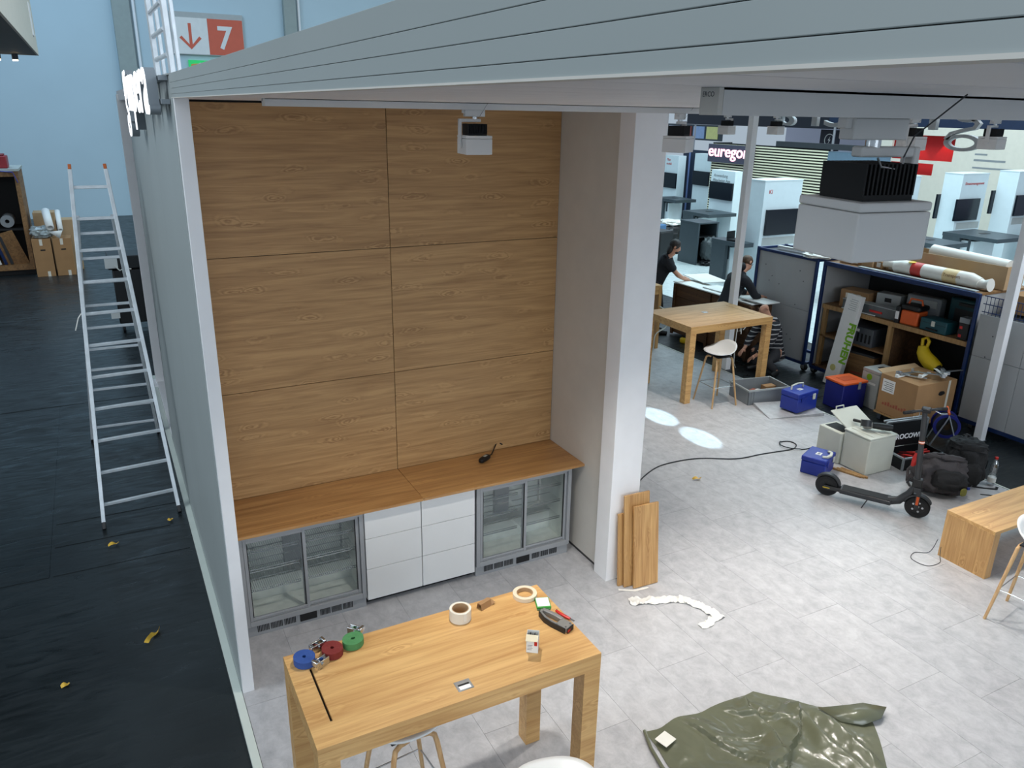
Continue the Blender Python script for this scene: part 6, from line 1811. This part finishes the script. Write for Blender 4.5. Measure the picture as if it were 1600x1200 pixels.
tower('white display tower with small red mark right of the white column', 13.2, 14.38, 7.8, 2.41, (13.31, 14.30, 1.18, 1.77), 'KI', tsize=0.13)
tower('white display tower with red lettering, the one before the beige wall', 20.55, 21.68, 7.95, 2.41, (20.42, 21.42, 1.17, 1.76), 'Einsatzmanagement', tsize=0.105)
tower('white display tower with red lettering cut by the right image edge', 21.98, 23.0, 7.31, 2.49, (22.03, 22.9, 1.32, 1.88), None, tsize=0.12)
tower('white display tower half hidden behind the biggest spotlight', 17.9, 18.95, 8.05, 2.38, (17.95, 18.9, 1.17, 1.76), None, tsize=0.12)
for nm, x, ya, yb, z, za, zb, words in (('white display wall with two red text lines before the slatted wall', 16.9, 12.78, 13.85, 2.2, 1.33, 1.85, 'Anwendung'), ('white display wall with screen at the edge of the white post', 19.0, 18.1, 18.9, 2.35, 1.17, 1.72, 'Plan'), ('narrow white display wall with screen left of the slatted wall', 19.0, 16.3, 17.2, 2.5, 1.41, 1.90, None)):
    t = thing('display_wall', nm, 'display wall', (x, ya, NZ), 0, 'white display walls of the neighbouring stand')
    obj('wall_body', MB().box(0, 0.35, 0, yb - ya, 0, z), TOWERW, t, bevel=0.004)
    obj('screen', MB().box(-0.06, -0.002, 0.02, (yb - ya) - 0.02, za, zb), SCREEN, t, bevel=0.004)
    if words:
        text('lettering', words, RED if words == 'Plan' else CRATEG, 0.13, 0.002, t, (-0.004, (yb - ya) - 0.12, z - 0.20), (PI / 2, 0, -PI / 2))
        text('lettering', 'Mitarbeiter App' if words == 'Anwendung' else 'modul', RED if words == 'Plan' else CRATEG, 0.12, 0.002, t, (-0.004, (yb - ya) - 0.10, z - 0.34), (PI / 2, 0, -PI / 2))
desk('slate desk before the display wall with two text lines', 15.75, 16.85, 12.5, 13.7)
desk('slate desk at the edge of the white post', 17.4, 18.3, 16.1, 17.3)
desk('slate desk just left of the white column', 12.75, 13.15, 7.9, 8.9)
desk('slate desk behind the grey boarded trolley', 12.7, 13.9, 6.1, 7.3)
desk('slate desk above the long open carton', 17.2, 18.2, 5.95, 7.2)
desk('slate desk before the tower on the beige wall', 19.45, 20.8, 6.0, 7.5)
desk('slate desk cut by the right image edge', 21.9, 23.2, 5.6, 6.9)
desk('slate desk far behind between two towers', 18.3, 19.4, 8.9, 9.7)
# small black objects on the desks and behind
bxo('notebook', 'dark notebook on the slate desk just left of the white column', 'notebook', (12.95, 8.3, NZ + 1.0), (0.3, 0.3, 0.05), BLACK, 0.2, 0.01, None, (('screen_lid', (-0.15, 0.15, 0.13, 0.15, 0.05, 0.22), BLACK),))
t = thing('slate_kiosk', 'dark slate counter with open side holding grey bags', 'counter', (13.62, 10.42, NZ))
obj('counter_side', MB().box(0, 0.05, 0, 0.75, 0, 1.08), DESKG, t); obj('counter_side', MB().box(0.63, 0.68, 0, 0.75, 0, 1.08), DESKG, t)
obj('counter_top', MB().box(-0.01, 0.69, -0.01, 0.76, 1.081, 1.12), DESKG, t, bevel=0.004)
obj('counter_back', MB().box(0.05, 0.63, 0.70, 0.75, 0, 1.08), DESKG, t)
obj('counter_shelf', MB().box(0.05, 0.63, 0.04, 0.70, 0.72, 0.75), BLACK, t)
t = thing('grey_refuse_bag', 'grey bag bulging out of the slate counter', 'bag', (13.98, 10.36, NZ))
obj('bag', MB().blob((0.05, 0.0, 0.42), (0.27, 0.20, 0.32), 24, 16, 0.8, 0.25, 3, 6), mat('dark_grey_bag', (66, 72, 74), 0.35, var=.15), t, smooth=30)
obj('bag_litter', MB().blob((0.0, -0.06, 0.07), (0.26, 0.15, 0.07), 24, 10, 0.9, 0.5, 5, 9), BLACK, t, smooth=20)
t = thing('black_refuse_bag', 'black bag heap beside the slate desk near the white post', 'bag', (14.7, 13.0, NZ))
obj('bag', MB().blob((0, 0, 0.38), (0.42, 0.4, 0.40), 24, 16, 0.9, 0.35, 3, 3, None, 0.0), BLACK, t, smooth=25)
obj('film_on_bag', MB().blob((0.1, 0.05, 0.76), (0.40, 0.36, 0.08), 22, 10, 0.9, 0.4, 4, 6), FILM, t, smooth=25)
bxo('blue_bag_box', 'blue shopping bag standing at the edge of the white post', 'bag', (13.75, 12.3, NZ), (0.35, 0.35, 0.85), mat('steel_blue', (70, 110, 150), .5), 0.3, 0.03, None, (('bag_handle', (-0.1, 0.1, -0.01, 0.01, 0.851, 0.95), BLACK),))
bxo('black_speaker_box', 'black box behind the long haired man', 'box', (12.5, 10.6, NZ), (0.5, 0.5, 0.95), BLACK, 0.2, 0.02, None, (('top_plate', (-0.24, 0.24, -0.24, 0.24, 0.951, 0.97), DGREY),))
t = thing('cable_heap', 'heap of black cables on the pale floor behind the packed roll', 'cables', (14.5, 2.4, NZ))
for k in range(4):
    pts = [((0.35 + 0.05 * k) * math.cos(a) + 0.1 * k, (0.35 + 0.05 * k) * math.sin(a), 0.05 + 0.04 * k + 0.03 * math.sin(3 * a)) for a in [2 * PI * j / 16 for j in range(16)]]
    obj('cable_loop', MB().tube(pts, 0.03, 6, closed=True), BLACK, t)

# slatted wall with the lit name
t = thing('slatted_wall', 'black wall with pale horizontal slats behind the display towers', 'slatted wall', (18.2, 10.55, NZ))
obj('backing', MB().box(0.03, 0.08, 0, 4.85, 0, 2.95), BLACKM, t)
s0 = None
for k in range(36):
    z = 0.05 + k * 0.0805
    if s0 is None:
        s0 = obj('slat', MB().box(-0.01, 0.03, 0, 4.85, 0, 0.038), SLATL, t); s0.location = (0, 0, z)
    else:
        share('slat', s0, t, (0, 0, z))
for k in range(36):
    share('slat', s0, t, (0.0, 4.85, 0.05 + k * 0.0805), (0, 0, -PI / 2), (1, 0.16, 1))
obj('backing', MB().box(0.0, 0.8, 4.80, 4.84, 0, 2.95), BLACKM, t)
obj('top_band', MB().box(-0.03, 0.12, -1.8, 2.0, 2.951, 3.10), DGREY, t)
obj('grey_beam', MB().box(0.0, 0.4, -1.75, 0.0, 2.50, 2.90), mat('blue_grey', (92, 112, 128), .5), t)
t = thing('name_sign', 'dark sign with glowing pink letters on the slatted wall', 'sign', (18.17, 15.5, NZ))
obj('sign_board', MB().box(-0.06, 0, -2.12, 0.0, 2.33, 2.90), mat('slate_sign', (70, 68, 84), .5), t)
text('lit_letters', 'euregon', MAG, 0.52, 0.012, t, (-0.07, -0.02, 2.52), (PI / 2, 0, -PI / 2), bold=0.006, sx=1.12)

# dark door wall and high windows further back
dr = struct(obj('door_1', MB().box(19.6, 19.7, 15.5, 18.6, NZ, 2.55), mat('dark_blue_door', (34, 46, 66), .5)))
for y in (17.0, 18.2):
    obj('door_frame', MB().box(19.57, 19.6, y - 0.03, y + 0.03, NZ, 2.5), mat('blue_frame', (120, 140, 190), .5), dr)
for y in (17.5, 17.6):
    obj('handle', MB().cyl((19.56, y, 1.12), (19.6, y, 1.12), 0.03, n=10), STEEL, dr)
t = thing('beige_wall_stand', 'beige stand wall with red niches and small grey text', 'stand wall', (24.0, 7.0, NZ))
wl_ = MB()
yb0, yb1 = 3.0, 6.5      # local y of red openings (large)
wl_.box(0, 0.1, 0, 3.72, 0, 3.55); wl_.box(0, 0.1, 6.0, 6.7, 0, 3.55); wl_.box(0, 0.1, 3.72, 6.0, 3.30, 3.55); wl_.box(0, 0.1, 3.72, 6.0, 2.42, 2.52)
wl_.box(0, 0.1, 3.72, 4.33, 0, 2.42); wl_.box(0, 0.1, 4.33, 6.0, 0, 2.05)
obj('wall_sheet', wl_, BEIGE, t)
obj('red_back', MB().box(0.55, 0.6, 3.2, 6.5, 1.9, 3.5), REDW, t)
obj('niche_soffit', MB().box(0.1, 0.55, 3.6, 6.1, 3.30, 3.33), REDW, t)
obj('wall_text', MB().box(-0.004, 0, 2.0, 3.0, 2.60, 2.66).box(-0.004, 0, 1.7, 3.0, 2.38, 2.43).box(-0.004, 0, 2.6, 3.0, 2.78, 2.83), CRATEG, t)
for y in (4.3, 5.4):
    lamp('niche_spot', 'SPOT', (24.35, 7.0 + y, 3.27), (24.52, 7.0 + y, 2.2), 14, (1, 0.5, 0.4), 0.02, spot=1.3)
t = thing('navy_fascia', 'navy blue banner above the beige stand wall', 'banner', (26.0, 8.0, NZ))
obj('banner', MB().box(0, 0.1, 0, 9.6, 3.47, 5.2), NAVYW, t)
for y in (0.2, 9.4):
    obj('mast', MB().cyl((0.16, y, 0), (0.16, y, 5.2), 0.05, n=10), ALU, t)
t = thing('dark_fascia', 'dark fascia band high behind the slatted wall', 'banner', (29.0, 16.0, NZ))
obj('band', MB().box(0, 0.15, 0, 14.0, 3.30, 5.0), mat('dark_band', (28, 36, 48), .6), t)
for y in (0.5, 13.5):
    obj('mast', MB().cyl((0.2, y, -0.012), (0.2, y, 5.0), 0.05, n=10), ALU, t)
t = thing('emblem_panel', 'dark panel with white round lightning emblem on the far wall', 'sign', (30.0, 21.0, NZ))
obj('mast', MB().cyl((0.1, 0, -0.012), (0.1, 0, 3.2), 0.04, n=10), ALU, t)
obj('panel', MB().box(0, 0.06, -0.55, 0.55, 2.3, 3.25), mat('ink_panel', (22, 26, 44), .5), t)
rg = [(0.26 * math.cos(a), 0.26 * math.sin(a)) for a in [2 * PI * k / 28 for k in range(28)]]
Re = Matrix(((0, 0, -1, -0.006), (-1, 0, 0, 0.0), (0, 1, 0, 2.8), (0, 0, 0, 1)))
o = obj('ring', MB().ribbon(rg, 0.04, 0, 0.004, closed=True), PAPER, t); o.matrix_local = Re
o = obj('bolt', MB().prism([(0.05, 0.18), (-0.08, -0.02), (0.0, -0.02), (-0.05, -0.18), (0.08, 0.02), (0.0, 0.02)], 0, 0.004), PAPER, t); o.matrix_local = Re
t = thing('printer_stand', 'pale blue machine on a stand between the towers', 'machine', (21.3, 10.6, NZ))
obj('machine_body', MB().box(-0.4, 0.4, -0.5, 0.5, 0.75, 1.25), mat('teal_grey', (120, 150, 156), .5), t, bevel=0.03)
obj('machine_print', MB().box(-0.41, -0.4, -0.3, 0.35, 1.05, 1.15), NAVYW, t)
obj('machine_stand', MB().box(-0.35, 0.35, -0.45, 0.45, 0, 0.75), DESKG, t)
w1 = struct(obj('window_1', MB().box(32.8, 33.0, 31.5, 36.5, 2.3, 3.2), mat('window_frame', (60, 72, 80), .5)))
for k, m_ in enumerate((mat('pane_yellow', (226, 230, 150), .4), mat('pane_blue', (150, 180, 220), .4), mat('pane_red', (140, 70, 60), .4), mat('pane_pale', (210, 220, 240), .4))):
    obj('pane', MB().box(32.75, 32.8, 31.7 + 1.2 * k, 32.7 + 1.2 * k, 2.4, 3.1), m_, w1)
